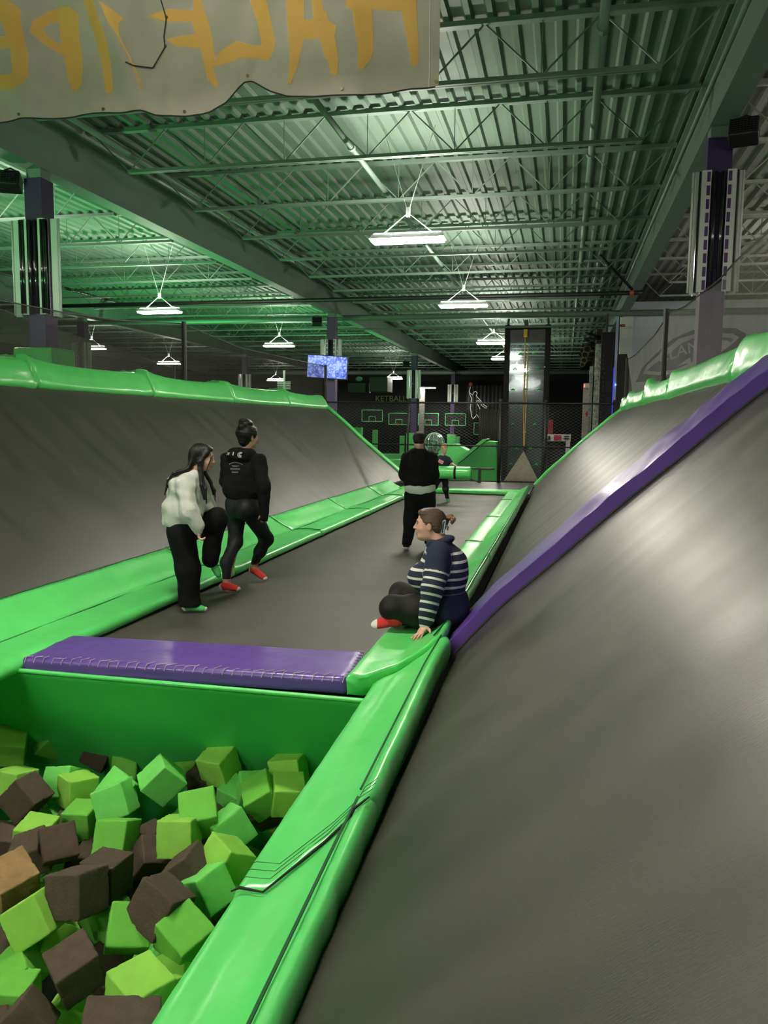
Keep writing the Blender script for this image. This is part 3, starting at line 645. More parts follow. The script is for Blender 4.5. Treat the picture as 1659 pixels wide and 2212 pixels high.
for ri, r in enumerate(rk):
    cnt = {}
    for u_, o, k in sorted(rowsC[r], key=lambda q: q[0]):
        c = cnt.get(k, 0); cnt[k] = c+1
        o['label'] = '%s foam cube, %s of its colour from the left in the %s row' % (FM[k][1], ORD[c], ORD[ri])
for o, k in deep: o['label'] = '%s foam cube buried under the top layer of the pit' % FM[k][1]; o['group'] = '%s foam cubes buried in the pit' % FM[k][1]
# ================================================================== BANNER
LET = {"E":[[[-5.181,5.582],[-5.03,5.476],[-5.054,5.43],[-4.973,5.081],[-4.981,4.897],[-5.035,4.839],[-5.157,4.786],[-5.307,4.804],[-5.397,4.817],[-5.391,4.941],[-5.144,4.916],[-5.148,5.145],[-5.29,5.159],[-5.38,5.167],[-5.375,5.269],[-5.188,5.256],[-5.214,5.347],[-5.249,5.389],[-5.369,5.4],[-5.359,5.606]]],"P":[[[-4.454,5.392],[-4.544,5.472],[-4.658,5.495],[-4.789,5.478],[-4.938,5.383],[-4.96,5.287],[-4.858,5.193],[-4.659,5.078],[-4.616,4.868],[-4.555,4.753],[-4.512,4.731],[-4.46,4.795],[-4.451,5.037],[-4.474,5.22]],[[-4.691,5.372],[-4.778,5.368],[-4.853,5.32],[-4.798,5.249],[-4.677,5.171]]],"I":[[[-4.41,5.62],[-4.298,5.609],[-4.201,5.315],[-4.156,5.191],[-4.131,5.094],[-4.121,4.949],[-4.107,4.695],[-4.143,4.661],[-4.178,4.688],[-4.214,4.896],[-4.283,5.167],[-4.348,5.376]]],"Pf":[[[-4.184,5.437],[-3.992,5.307],[-4.021,5.25],[-4.003,5.142],[-3.897,4.943],[-3.805,4.744],[-3.78,4.634],[-3.793,4.659],[-3.845,4.795],[-3.924,4.969],[-4.031,5.156],[-4.098,5.246]]],"F":[[[-3.751,5.29],[-3.56,5.325],[-3.325,5.326],[-3.323,5.51],[-3.289,5.507],[-3.201,5.233],[-3.163,5.091],[-3.125,4.925],[-3.153,4.834],[-3.095,4.689],[-3.102,4.643],[-3.194,4.732],[-3.27,5.007],[-3.485,5.032],[-3.578,5.093],[-3.315,5.128],[-3.347,5.235],[-3.555,5.225]]],"L":[[[-2.837,5.461],[-2.683,5.446],[-2.602,5.189],[-2.558,5.003],[-2.571,4.936],[-2.629,4.849],[-2.9,4.906],[-2.933,4.88],[-3.138,4.833],[-3.158,4.846],[-3.09,4.957],[-2.932,5.042],[-2.692,4.969],[-2.686,5.003],[-2.749,5.203]]],"A":[[[-2.458,5.423],[-2.174,5.394],[-2.118,5.189],[-2.093,5.181],[-2.081,5.118],[-2.009,5.061],[-2.021,4.978],[-1.986,4.796],[-1.992,4.661],[-2.048,4.671],[-2.079,4.792],[-2.11,4.817],[-2.155,4.977],[-2.298,4.989],[-2.368,4.77],[-2.399,4.727],[-2.431,4.65],[-2.459,4.652],[-2.431,4.912]],[[-2.299,5.374],[-2.295,5.14],[-2.205,5.132],[-2.243,5.368]]],"H":[[[-1.928,5.303],[-1.329,5.244],[-1.306,4.882],[-1.303,4.717],[-1.368,4.717],[-1.452,5.142],[-1.709,5.188],[-1.694,4.861],[-1.711,4.784],[-1.771,4.694],[-1.814,4.703],[-1.821,4.872],[-1.873,5.185],[-1.924,5.198]]]}
BOT = [[-5.627,4.505],[-5.32,4.52],[-5.108,4.543],[-4.753,4.523],[-4.49,4.521],[-3.811,4.49],[-3.77,4.478],[-3.66,4.436],[-3.523,4.416],[-3.387,4.421],[-3.184,4.461],[-3.149,4.476],[-3.042,4.533],[-2.922,4.653],[-2.856,4.692],[-2.778,4.69],[-2.623,4.607],[-2.469,4.558],[-2.241,4.521],[-2.053,4.504],[-1.769,4.486],[-1.563,4.504],[-1.359,4.528],[-1.123,4.515]]
CORD = [[-3.638,5.507],[-3.555,5.249],[-3.592,5.106],[-3.587,5.023],[-3.699,4.849],[-3.858,4.862],[-3.926,4.891]]
GROM = [[-5.11,4.558],[-4.192,4.519],[-3.393,4.442],[-2.817,4.72],[-1.948,4.527],[-1.147,4.539]]
M_BAN = mat('banner_vinyl', (.25, .24, .185), .6, var=.10, vscale=3)
M_BANL = mat('banner_letter_vinyl', (1.0, .66, .20), .6, var=.04, vscale=4)
for mm, fac in ((M_BAN, .25), (M_BANL, .75)):
    nt = mm.node_tree; b_ = nt.nodes['Principled BSDF']; out = nt.nodes['Material Output']
    tr = nt.nodes.new('ShaderNodeBsdfTranslucent'); mx = nt.nodes.new('ShaderNodeMixShader'); mx.inputs[0].default_value = fac
    tr.inputs[0].default_value = (.6, .55, .40, 1) if mm is M_BAN else (1.0, .72, .27, 1)
    nt.links.new(b_.outputs[0], mx.inputs[1]); nt.links.new(tr.outputs[0], mx.inputs[2]); nt.links.new(mx.outputs[0], out.inputs[0])
BY = 6.9
def bdisp(x, z):
    d = .08*noise.noise(Vector((x*1.8, z*1.3, 4))) + .022*noise.noise(Vector((x*4.5, z*3.5, 8)))
    # fold running down towards the sagging lobe
    u = (x+3.80) + (z-4.5)*.42; d += -.09*math.exp(-(u/.16)**2) - .10*max(0, 1-abs(u-.25)/.28)*max(0, min(1, (5.3-z)))
    v = (x+2.95)-(z-4.6)*.35; d += .05*math.exp(-(v/.12)**2)
    return d
ban = thing('hanging_banner', 'grey vinyl banner seen from behind, yellow lettering showing through in mirror image', 'banner', (-3.4, BY, 5.0))
BX0, BX1, BZ1 = -5.9, -1.125, 5.95
nx, nz = 200, 60; vs = []; fs = []
for i in range(nx+1):
    x = BX0+(BX1-BX0)*i/nx; zb = lerp_curve(BOT, x)
    for j in range(nz+1):
        z = zb+(BZ1-zb)*(j/nz); vs.append((x, BY+bdisp(x, z), z))
for i in range(nx):
    for j in range(nz): fs.append((i*(nz+1)+j, (i+1)*(nz+1)+j, (i+1)*(nz+1)+j+1, i*(nz+1)+j+1))
MB().add(vs, fs).build('sheet', M_BAN, ban, smooth=True)
MB().tube([(BX0+(BX1-BX0)*i/160, BY+bdisp(BX0+(BX1-BX0)*i/160, lerp_curve(BOT, BX0+(BX1-BX0)*i/160)), lerp_curve(BOT, BX0+(BX1-BX0)*i/160)-.004) for i in range(160)], .007, 5).build('dark_hem', M_BLACKM, ban)
MB().tube([(BX1-.085, BY-.006+bdisp(BX1-.085, 4.52+.1*i), 4.52+.1*i) for i in range(15)], .0025, 4).build('side_stitching', M_GREYWALL, ban)
from mathutils.geometry import tessellate_polygon
for nm in LET:
    loops = LET[nm] if isinstance(LET[nm][0][0], list) else [LET[nm]]
    L3 = [[Vector((a, 0, c)) for a, c in lp] for lp in loops]
    flat = [p for lp in L3 for p in lp]; tris = tessellate_polygon(L3)
    bm = bmesh.new(); vv = [bm.verts.new(p) for p in flat]
    for t_ in tris:
        try: bm.faces.new([vv[i] for i in t_])
        except ValueError: pass
    for _ in range(3):
        ed = [e for e in bm.edges if e.calc_length() > .05]
        if ed: bmesh.ops.subdivide_edges(bm, edges=ed, cuts=1)
        bmesh.ops.triangulate(bm, faces=bm.faces)
    for v in bm.verts: v.co.y = BY-.006+bdisp(v.co.x, v.co.z); v.co -= Vector(ban.location)
    for f in bm.faces:
        f.normal_update(); 
        if f.normal.y > 0: f.normal_flip()
        f.smooth = True
    me = bpy.data.meshes.new('letter'); bm.to_mesh(me); bm.free(); me.materials.append(M_BANL)
    o = bpy.data.objects.new('letter', me); C.objects.link(o); o.parent = ban; o['label'] = 'yellow hand-cut letter shape'
MB().tube([(a, BY-.02+bdisp(a, c), c) for a, c in CORD], .006, 5).build('cord', M_BLACKM, ban)
for a, c in CORD[1:5:2] + GROM:
    MB().tube([(a, BY-.012+bdisp(a, c), c+.012), (a, BY-.018+bdisp(a, c), c+.012)], .014, 10).build('grommet', mat('brass', (.25, .2, .12), .3, metal=1), ban)
for x in (-5.8, -4.2, -2.6, -1.2): MB().tube([(x, BY, 5.93), (x, BY+.05, 6.46)], .008, 5).build('hanging_rope', M_BLACKM, ban)
# ================================================================== NETTING
def net(label, x, top, base, posts, ties=True):
    t = thing('safety_net', label, 'safety net', (x, top[0][0], base))
    n = 60; y0, y1 = top[0][0], top[-1][0]; vs = []; fs = []
    for i in range(n+1):
        y = y0+(y1-y0)*i/n; zt = lerp_curve(top, y)
        for j in range(13):
            z = base+(zt-base)*j/12; vs.append((x+.05*noise.noise(Vector((y*.6, z*.9, x))), y, z))
    for i in range(n):
        for j in range(12): fs.append((i*13+j, (i+1)*13+j, (i+1)*13+j+1, i*13+j+1))
    MB().add(vs, fs).build('net_sheet', M_NET if x > 0 else M_NETD, t, smooth=True)
    MB().tube([(x, y0+(y1-y0)*i/n, lerp_curve(top, y0+(y1-y0)*i/n)) for i in range(n+1)], .010, 5).build('top_cable', M_BLACK, t)
    for y, zt, r in posts: MB().tube([(x+(.05 if x < 0 else -.05), y, base-(.2 if x > 0 or x < -9 else .0)), (x+(.05 if x < 0 else -.05), y, zt)], r, 8).build('net_post', M_BLACK, t)
    return t
net('dark netting standing above the green pads of the left slope', -7.1, [(3, 3.3), (9.07, 3.23), (10.43, 3.26), (11.74, 3.32), (14.07, 3.55), (16.77, 3.36), (21.61, 3.4), (23.2, 3.42)], 2.42, [(14.05, 3.58, .045), (23.2, 3.45, .045), (4.5, 3.35, .045)])
net('dark netting standing above the green pads of the right slope', 1.59, [(2.0, 3.35), (7.5, 3.34), (8.7, 3.36), (9.5, 3.33), (12.1, 3.41), (13.9, 3.56), (16, 3.44), (20.15, 3.43), (22.2, 3.5)], 2.38, [(13.85, 3.62, .045), (22.2, 3.52, .035), (3, 3.4, .045)])
# second net further left
net('far netting behind the left column, high at the left edge', -13.5, [(12, 4.55), (16.5, 4.45), (20, 4.1), (26, 3.6)], 1.2, [(26, 3.7, .05)])
# ================================================================== CHAIN LINK FENCE
fe = thing('chain_link_fence', 'black chain-link fence across the far end of the lane', 'fence', (-3, 23.75, 0))
FX0, FX1, FYY, FZT = -7.6, 1.4, 23.75, 2.36
b = MB(); p = .075; n = int((FX1-FX0)/p); hz = .0375*1.15; m_ = int((FZT-.05)/hz)
for k in range(n):
    x = FX0+p*k; s = 1 if k % 2 else -1; pts = []
    for j in range(m_+1): pts.append((x + (p/2)*(1 if (j % 2) ^ (k % 2) else -1)*1.02, FYY+.004*(1 if j % 2 else -1), .03+hz*j))
    r = .0042; vs = []; fs = []
    for q in pts:
        vs += [(q[0]-r, q[1], q[2]), (q[0]+r, q[1], q[2]), (q[0], q[1]-r*1.6, q[2])]
    for j in range(m_):
        for i in range(3): fs.append((j*3+i, j*3+(i+1) % 3, j*3+3+(i+1) % 3, j*3+3+i))
    b.add(vs, fs)
b.build('wire_mesh', mat('coated_wire', (.13, .14, .13), .4, metal=.4), fe)
for z in (FZT, 1.10, .06): MB().tube([(FX0, FYY+.02, z), (FX1, FYY+.02, z)], .028 if z > 2 else .022, 8).build('rail', M_BLACK, fe, smooth=True)
for x, r in ((-7.55, .04), (-4.62, .03), (-1.86, .055), (-.55, .03), (1.35, .04)):
    MB().tube([(x, FYY+.03, -.2), (x, FYY+.03, FZT+.05)], r, 10).build('post', M_BLACK, fe, smooth=True)
    MB().ell((x, FYY+.03, FZT+.07), r*1.15, None, 10, 6).build('post_cap', M_BLACK, fe, smooth=True)
bn = thing('bench_rail', 'low black rail bench standing in front of the chain-link fence', 'rail', (-2.4, 23.3, 0))
MB().span((-2.9, 23.25, .42), (-1.95, 23.4, .47)).build('top_bar', M_BLACK, bn)
MB().span((-2.42, 23.28, .03), (-2.34, 23.36, .42)).build('upright', M_BLACK, bn)
MB().tube([(-2.38, 23.32, .05), (-2.75, 23.32, .16)], .02, 6).build('brace', M_BLACK, bn)
# ================================================================== TELEVISION
tv = thing('television', 'wall television showing a blue picture, mounted on the second left column', 'television', (-8.02, 26.6, 3.63))
Rt = Matrix.Rotation(.06, 3, 'Y') @ Matrix.Rotation(0.0, 3, 'Z')
MB().box((-8.02, 26.6, 3.63), (1.46, .06, .80), Rt).build('frame', M_BLACK, tv, bevel=.01)
mtv = bpy.data.materials.new('tv_picture'); mtv.use_nodes = True; nt = mtv.node_tree; bb = nt.nodes['Principled BSDF']
tc = nt.nodes.new('ShaderNodeTexCoord'); v1 = nt.nodes.new('ShaderNodeTexVoronoi'); v1.inputs['Scale'].default_value = 9; v1.feature = 'DISTANCE_TO_EDGE'
n1 = nt.nodes.new('ShaderNodeTexNoise'); n1.inputs['Scale'].default_value = 4; n1.inputs['Detail'].default_value = 6
r1 = nt.nodes.new('ShaderNodeValToRGB'); r1.color_ramp.elements[0].color = (.01, .02, .12, 1); r1.color_ramp.elements[0].position = .32; r1.color_ramp.elements[1].color = (.16, .24, 1.0, 1); r1.color_ramp.elements[1].position = .55
e3 = r1.color_ramp.elements.new(.75); e3.color = (.45, .6, 1, 1)
mth = nt.nodes.new('ShaderNodeMath'); mth.operation = 'ADD'
nt.links.new(tc.outputs['Object'], v1.inputs['Vector']); nt.links.new(tc.outputs['Object'], n1.inputs['Vector'])
nt.links.new(v1.outputs['Distance'], mth.inputs[0]); nt.links.new(n1.outputs['Fac'], mth.inputs[1]); nt.links.new(mth.outputs[0], r1.inputs[0])
nt.links.new(r1.outputs[0], bb.inputs['Emission Color']); bb.inputs['Emission Strength'].default_value = .9; bb.inputs['Base Color'].default_value = (0, 0, 0, 1)
MB().box((-8.02, 26.566, 3.63), (1.40, .004, .74), Rt).build('screen', mtv, tv, label='lit blue screen')
MB().span((-8.1, 26.62, 3.5), (-7.9, 26.95, 3.7)).build('bracket', M_BLACK, tv)
# ================================================================== CLIMBING TOWER
tw = thing('climbing_tower', 'tall black-framed climbing tower with a clear panel and green holds', 'climbing wall', (-1.35, 28, -.3))
for x in (-2.02, -.66):
    MB().span((x-.09, 27.95, FZ), (x+.09, 28.35, 5.12)).build('frame_post', M_BLACKM, tw)
    b2 = MB()
    for k in range(14): b2.ell((x+(.07 if x < -1 else -.07), 27.945, .1+k*.36), .014, None, 6, 4)
    b2.build('bolts', M_CHROME, tw)
MB().span((-2.02, 27.97, 4.95), (-.66, 28.3, 5.10)).build('top_beam', M_BLACK, tw)
MB().span((-1.93, 28.0, 4.53), (-.75, 28.04, 4.95)).build('header_panel', mat('charcoal_panel', (.03, .032, .04), .4), tw)
mg = bpy.data.materials.new('clear_panel'); mg.use_nodes = True; nt = mg.node_tree
for q in list(nt.nodes): nt.nodes.remove(q)
o_ = nt.nodes.new('ShaderNodeOutputMaterial'); mx = nt.nodes.new('ShaderNodeMixShader'); mx.inputs[0].default_value = .16
t_ = nt.nodes.new('ShaderNodeBsdfTransparent'); t_.inputs[0].default_value = (.85, .9, .9, 1); g_ = nt.nodes.new('ShaderNodeBsdfPrincipled'); g_.inputs['Base Color'].default_value = (.35, .4, .42, 1); g_.inputs['Roughness'].default_value = .08; g_.inputs['Metallic'].default_value = .6
nt.links.new(t_.outputs[0], mx.inputs[1]); nt.links.new(g_.outputs[0], mx.inputs[2]); nt.links.new(mx.outputs[0], o_.inputs[0]); MATS['clear_panel'] = mg
MB().span((-1.93, 28.0, -.2), (-.75, 28.02, 4.52)).build('clear_panel', mg, tw)
MB().span((-1.93, 28.30, -.4), (-.75, 28.34, 2.9)).build('back_panel', mat('tower_back', (.045, .05, .055), .35), tw)
M_HOLD = mat('green_hold', (.03, .5, .08), .4)
for x, z in [(-1.57, 4.15), (-1.1, 4.15), (-1.74, 3.65), (-.96, 3.67), (-1.32, 3.44), (-1.78, 2.95), (-.9, 2.95), (-1.34, 2.96), (-1.6, 2.33), (-1.15, 2.32), (-1.74, 1.76), (-1.01, 1.76), (-1.34, 1.5), (-1.6, .92), (-1.13, .94), (-.92, .39), (-1.78, .39)]:
    MB().tube([(x-.06, 27.97, z-.03), (x, 27.95, z+.02), (x+.06, 27.97, z-.03)], [.02, .035, .02], 7).build('climbing_hold', M_HOLD, tw, smooth=True)
for x, z in ((-1.72, 3.05), (-1.66, 3.0)): pass
for s in (-1, 1): MB().tube([(-1.34+s*.68, 28.1, 5.1), (-1.34+s*.66, 28.1, 5.35)], .04, 6).build('top_stub', M_BLACK, tw)
MB().span((-1.46, 27.9, 5.1), (-1.34, 28.3, 5.28)).build('pulley_mount', M_BLACK, tw)
ab = thing('auto_belay', 'yellow belay straps hanging from a pulley box down the climbing tower', 'belay strap', (-1.4, 27.85, 4.95))
MB().span((-1.47, 27.78, 4.68), (-1.34, 27.9, 4.95)).build('pulley_box', M_YELLOW, ab, bevel=.01)
MB().tube([(-1.41, 27.84, 4.7), (-1.40, 27.82, 2.7), (-1.35, 27.82, .95)], .016, 5).build('strap', M_YELLOW, ab)
MB().tube([(-1.31, 27.84, 4.3), (-1.31, 27.82, 2.9), (-1.33, 27.82, .95)], .012, 5).build('strap', M_YELLOW, ab)
MB().tube([(-1.34, 27.82, .95), (-1.34, 27.72, .80)], .035, 6).build('carabiner', M_BLACK, ab)
mt = thing('gate_mat', 'beige triangular mat standing at the foot of the climbing tower', 'mat', (-1.35, 27, -.3))
b3 = MB(); b3.prism([(-2.0, -.22), (-.72, -.30), (-1.33, .86)], (0, 27.45, 0), (1, 0, 0), (0, 0, 1), .05)
b3.build('mat_sheet', mat('beige_sheet', (.40, .38, .28), .7, var=.1, vscale=8), mt)
MB().tube([(-2.0, 27.43, -.22), (-.72, 27.43, -.30), (-1.33, 27.43, .86)], .02, 5, closed=True).build('border', M_BLACKM, mt)
# ================================================================== OBSTACLE RIG, RIGHT BACKGROUND
rg = thing('obstacle_rig', 'black padded arms and yellow-rimmed drums sticking out high on the right', 'obstacle course', (1.05, 30, 4))
arms = [((.6, 5.05), (1.13, 4.92)), ((.55, 4.85), (1.19, 4.86)), ((.55, 4.83), (1.08, 4.62)), ((.5, 4.64), (1.0, 4.64)), ((.8, 4.56), (.97, 4.47)), ((.72, 4.27), (.98, 4.27)), ((.96, 4.55), (.96, 3.94))]
for a, c in arms: MB().tube([(a[0], 30, a[1]), (c[0], 30.15, c[1])], .045, 8).build('padded_arm', M_BLACK, rg, smooth=True)
for x, z, r in [(.69, 4.46, .12), (.62, 4.27, .11), (.59, 4.06, .10), (.54, 3.93, .08), (.46, 4.27, .06), (.5, 4.42, .06)]:
    MB().tube([(x, 29.9, z), (x, 30.1, z)], r, 16).build('drum', M_BLACKM, rg, smooth=False)
    if r > .07: MB().tube([(x+r*math.cos(q*math.pi/10), 29.89, z+r*math.sin(q*math.pi/10)) for q in range(20)], .009, 5, closed=True).build('drum_rim', mat('drum_rim_tan', (.25, .2, .08), .6), rg)
MB().span((1.0, 30.2, FZ), (1.2, 30.5, 5.2)).build('support_mast', M_BLACK, rg)
for x0, x1, z1, y, nm, mm in [(.96, 1.18, 4.62, 29.6, 'pale climbing pillar with a mottled face beside the black tower', mat('mottled_panel', (.42, .46, .40), .6, var=.5, vscale=7)),
                              (.80, .92, 3.85, 29.7, 'narrow grey climbing pillar left of the mottled pillar', mat('grey_panel', (.25, .25, .27), .5, var=.3, vscale=5)),
                              (.62, .82, 3.3, 30.6, 'pale upright board marked with a small red cross', mat('pale_board', (.33, .30, .28), .6, var=.15))]:
    t = thing('climbing_pillar', nm, 'pillar', ((x0+x1)/2, y, FZ)); MB().span((x0, y, FZ), (x1, y+.12, z1)).build('face_panel', mm, t)
    if 'cross' in nm:
        b4 = MB().box((.78, y-.01, 2.16), (.05, .01, .2)); b4.box((.78, y-.01, 2.18), (.14, .01, .05)); b4.build('red_cross', mat('sign_red', (.45, .02, .03), .5), t)
        MB().span((.63, y-.03, 3.12), (.88, y, 3.27)).build('exit_box', mat('exit_box_white', (.6, .55, .5), .5), t)
        MB().span((.63, y-.035, 3.14), (.68, y-.03, 3.25)).build('lit_end', mat('exit_glow', (.8, .2, .1), .5, emit=(1, .2, .08), estr=1.2), t)
    else:
        b4 = MB(); rr = random.Random(4)
        for k in range(26): b4.ell((rr.uniform(x0+.02, x1-.02), y-.01, rr.uniform(1.3, z1-.1)), (.02, .02, .03), None, 6, 4)
        b4.build('small_holds', mat('hold_dark', (.12, .2, .1), .6), t)
tb = thing('black_tower', 'tall black tower beside the pale wall corner', 'tower', (1.25, 27, FZ))
MB().span((1.06, 26.9, FZ), (1.46, 27.2, 4.72)).build('tower_body', M_BLACKM, tb)
MB().span((1.18, 26.88, 4.72), (1.24, 27.0, 5.3)).build('top_arm', M_BLACK, tb)
rr = random.Random(8); b4 = MB()
for k in range(18): b4.ell((rr.uniform(1.12, 1.2), 26.89, 1.6+k*.14), .012, None, 6, 4)
b4.build('small_studs', mat('stud_grey', (.2, .22, .2), .5), tb)
ls = thing('light_strip', 'vertical blue light strip on the edge of the black tower', 'light strip', (1.5, 26.9, FZ))
MB().span((1.48, 26.85, FZ), (1.56, 26.95, 5.2)).build('channel', mat('strip_channel', (.35, .4, .6), .4), ls)
MB().span((1.462, 26.86, 1.5), (1.475, 26.94, 3.6)).build('glow_tube', mat('blue_glow', (.05, .05, .6), .5, emit=(.03, .05, 1), estr=.7), ls)
MB().ell((1.55, 26.8, 3.05), .03).build('indicator', mat('blue_dot', (.1, .3, 1), .5, emit=(.1, .35, 1), estr=6), ls)
bp_ = thing('slanted_screen', 'black slanted padded panel in front of the pale wall corner', 'panel', (1.7, 26, FZ))
MB().prism([(1.50, FZ), (2.2, FZ), (2.02, 2.7), (1.80, 3.95), (1.52, 3.95)], (0, 26.1, 0), (1, 0, 0), (0, 0, 1), .08).build('sheet', M_BLACKM, bp_)
# sign counter behind the fence
sg = thing('sign_counter', 'white framed counter front with red and white notices behind the fence', 'counter', (-.6, 31, FZ))
MB().span((-1.58, 31, 1.14), (.24, 31.06, 1.40)).build('sign_fascia', mat('sign_white', (.55, .55, .52), .5), sg)
MB().span((.06, 31, FZ), (.22, 31.06, 1.14)).build('frame_leg', MATS['sign_white'], sg)
MB().span((-1.58, 31.1, FZ), (.06, 31.3, 1.12)).build('counter_body', M_BLACKM, sg)
MB().span((-.39, 30.98, 1.17), (-.12, 31, 1.37)).build('red_notice', mat('notice_red', (.35, .02, .06), .5), sg)
b4 = MB()
for k in range(2): b4.span((-.02, 30.98, 1.31-k*.09), (.18, 31, 1.345-k*.09))
b4.span((-.60, 30.98, 1.18), (-.52, 31, 1.34)); b4.build('dark_bars', M_BLACKM, sg)
M_CY = mat('cyan_screen', (.1, .5, .6), .4, emit=(.12, .65, .95), estr=1.5)
for (x, z, sx, sz, lb) in ((-.70, 1.27, .09, .18, 'small lit cyan screen at the left end of the notices'), (-.95, 1.06, .14, .08, 'small lit cyan screen below the white fascia'), (-1.72, 2.13, .17, .09, 'small lit cyan screen high behind the tower panel')):
    t = thing('small_screen', lb, 'screen', (x, 30.9, z)); MB().tube([(x, 30.96, FZ), (x, 30.96, z)], .015, 6).build('stand', M_BLACK, t); MB().box((x, 30.93, z), (sx+.02, .03, sz+.02)).build('casing', M_BLACK, t); MB().box((x, 30.91, z), (sx, .01, sz)).build('lit_face', M_CY, t)
t = thing('arcade_glow', 'faint blue glowing machine behind the tower panel', 'machine', (-1.35, 33, FZ))
MB().span((-1.62, 33, FZ), (-1.2, 33.3, 2.05)).build('cabinet', mat('cabinet_dark', (.02, .02, .06), .5), t, bevel=.05); MB().span((-1.58, 32.97, 1.3), (-1.24, 33, 1.95)).build('lit_front', mat('blue_face', (.1, .1, .4), .5, emit=(.1, .14, .7), estr=.5), t)
t = thing('red_chair_back', 'dark red upright panel behind the notices', 'panel', (-.6, 32, 1)); MB().span((-.72, 32, FZ), (-.45, 32.06, 1.95)).build('red_panel', mat('dark_red', (.16, .01, .015), .6), t)
# ================================================================== COURT BEHIND THE FENCE
struct(MB().span((-33, 24.2, -1.55), (1.0, 61.8, -.5)).build('trim_3', mat('court_floor', (.02, .022, .022), .6)))
for k, (y, x0, x1) in enumerate([(26, -9.5, -5.3), (28.4, -9.5, -5.2), (31, -11, -5.2), (34.2, -12, -5.4), (38, -13, -5.6), (44, -15, -6.4)]):
    o = MB().span((x0, y, -.5), (x1, y+.5, -.12+.03*k)).build('court_pad', M_GREEN, bevel=.04); tag(o, '%s green pad strip of the court behind the fence, counted from the fence' % ORD[k], 'pad', 'green pad strips on the court')
rmp = thing('green_ramp', 'tall green padded ramp block behind the fence post', 'ramp', (-3.2, 30, -.5))
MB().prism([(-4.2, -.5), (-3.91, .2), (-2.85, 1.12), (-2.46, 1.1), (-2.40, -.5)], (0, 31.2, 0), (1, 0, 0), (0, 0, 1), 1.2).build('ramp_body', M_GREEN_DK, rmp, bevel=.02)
MB().prism([(-3.93, .22), (-2.86, 1.14), (-2.80, 1.20), (-2.98, 1.19), (-4.0, .32)], (0, 31.25, 0), (1, 0, 0), (0, 0, 1), 1.3).build('ramp_edge', M_GREEN, rmp)
r2_ = thing('green_ramp', 'low sloping green padded block beside the clear ball', 'ramp', (-4.2, 33, -.5))
MB().prism([(-5.1, -.5), (-5.1, .9), (-4.75, .95), (-4.35, .92), (-3.6, .55), (-3.6, -.5)], (0, 33.8, 0), (1, 0, 0), (0, 0, 1), .9).build('ramp_body', M_GREEN, r2_, bevel=.03)
zb = thing('clear_ball', 'large shiny clear inflated ball behind the boy', 'ball', (-4.8, 30, 1.02))
vs = []; fs = []; nu, nv = 24, 14
bb_ = MB().ell((-4.8, 30, 1.02), (.36, .36, .37), None, nu, nv)
bb_.v = [tuple(Vector((-4.8, 30, 1.02)) + (Vector(v)-Vector((-4.8, 30, 1.02)))*(1+.09*noise.noise(Vector(v)*9))) for v in bb_.v]
bb_.build('ball_skin', mat('clear_skin', (.5, .75, .6), .08, metal=.85), zb)
for k in range(6):
    a = math.pi*k/6; MB().tube([(-4.8+.38*math.cos(a)*math.cos(q*math.pi/12), 30+.38*math.sin(a)*math.cos(q*math.pi/12), 1.02+.39*math.sin(q*math.pi/12)) for q in range(24)], .005, 5, closed=True).build('seam', mat('ball_seam', (.6, .8, .7), .3), zb)
lb = ['furthest left', 'second from the left', 'middle', 'second from the right', 'half-hidden right-hand']
for k, ((xa, za), (xb, zb_)) in enumerate([((-14.55, 2.73), (-12.96, 1.85)), ((-12.53, 2.51), (-10.98, 1.65)), ((-10.35, 2.52), (-8.84, 1.64)), ((-8.39, 2.52), (-6.88, 1.64)), ((-6.32, 1.88), (-4.8, 1.02))]):
    t = thing('basketball_hoop', lb[k]+' black backboard outlined in green on the far wall', 'basketball hoop', ((xa+xb)/2, 57, zb_), 'backboards on the far wall')
    MB().span((xa, 57, zb_), (xb, 57.04, za)).build('backboard', M_BLACKM, t)
    fr = MB(); w_ = .05
    fr.span((xa, 56.97, za-w_), (xb, 57, za)); fr.span((xa, 56.97, zb_), (xb, 57, zb_+w_)); fr.span((xa, 56.97, zb_), (xa+w_, 57, za)); fr.span((xb-w_, 56.97, zb_), (xb, 57, za))
    fr.build('border', mat('green_line', (.12, .62, .22), .5), t)
    cx = (xa+xb)/2; fr = MB(); fr.span((cx-.26, 56.97, zb_+.36), (cx+.26, 57, zb_+.41)); fr.span((cx-.26, 56.97, zb_+.05), (cx-.22, 57, zb_+.4)); fr.span((cx+.22, 56.97, zb_+.05), (cx+.26, 57, zb_+.4)); fr.build('target_square', MATS['green_line'], t)
    MB().span((cx-.06, 57.04, zb_+.3), (cx+.06, 60.9, zb_+.4)).build('support_arm', M_BLACK, t)
    MB().tube([(cx+.2*math.cos(q*math.pi/8), 56.7+.2*math.sin(q*math.pi/8), zb_+.1) for q in range(16)], .02, 5, closed=True).build('rim', mat('rim_red', (.35, .03, .02), .5), t)
for k, (x0, x1, z1) in enumerate([(-12.05, -11.75, 1.32), (-10.26, -9.98, .96), (-6.7, -6.42, .97), (-13.5, -12.75, 1.46)]):
    o = MB().span((x0, 50, -.5), (x1, 50.3, z1)).build('padded_post', M_GREEN, bevel=.03); tag(o, ['slim green padded post below the leftmost backboard', 'slim green padded post left of the third column', 'slim green padded post right of the furthest column', 'broad green padded block behind the end of the left slope'][k], 'post', 'green padded posts on the court')
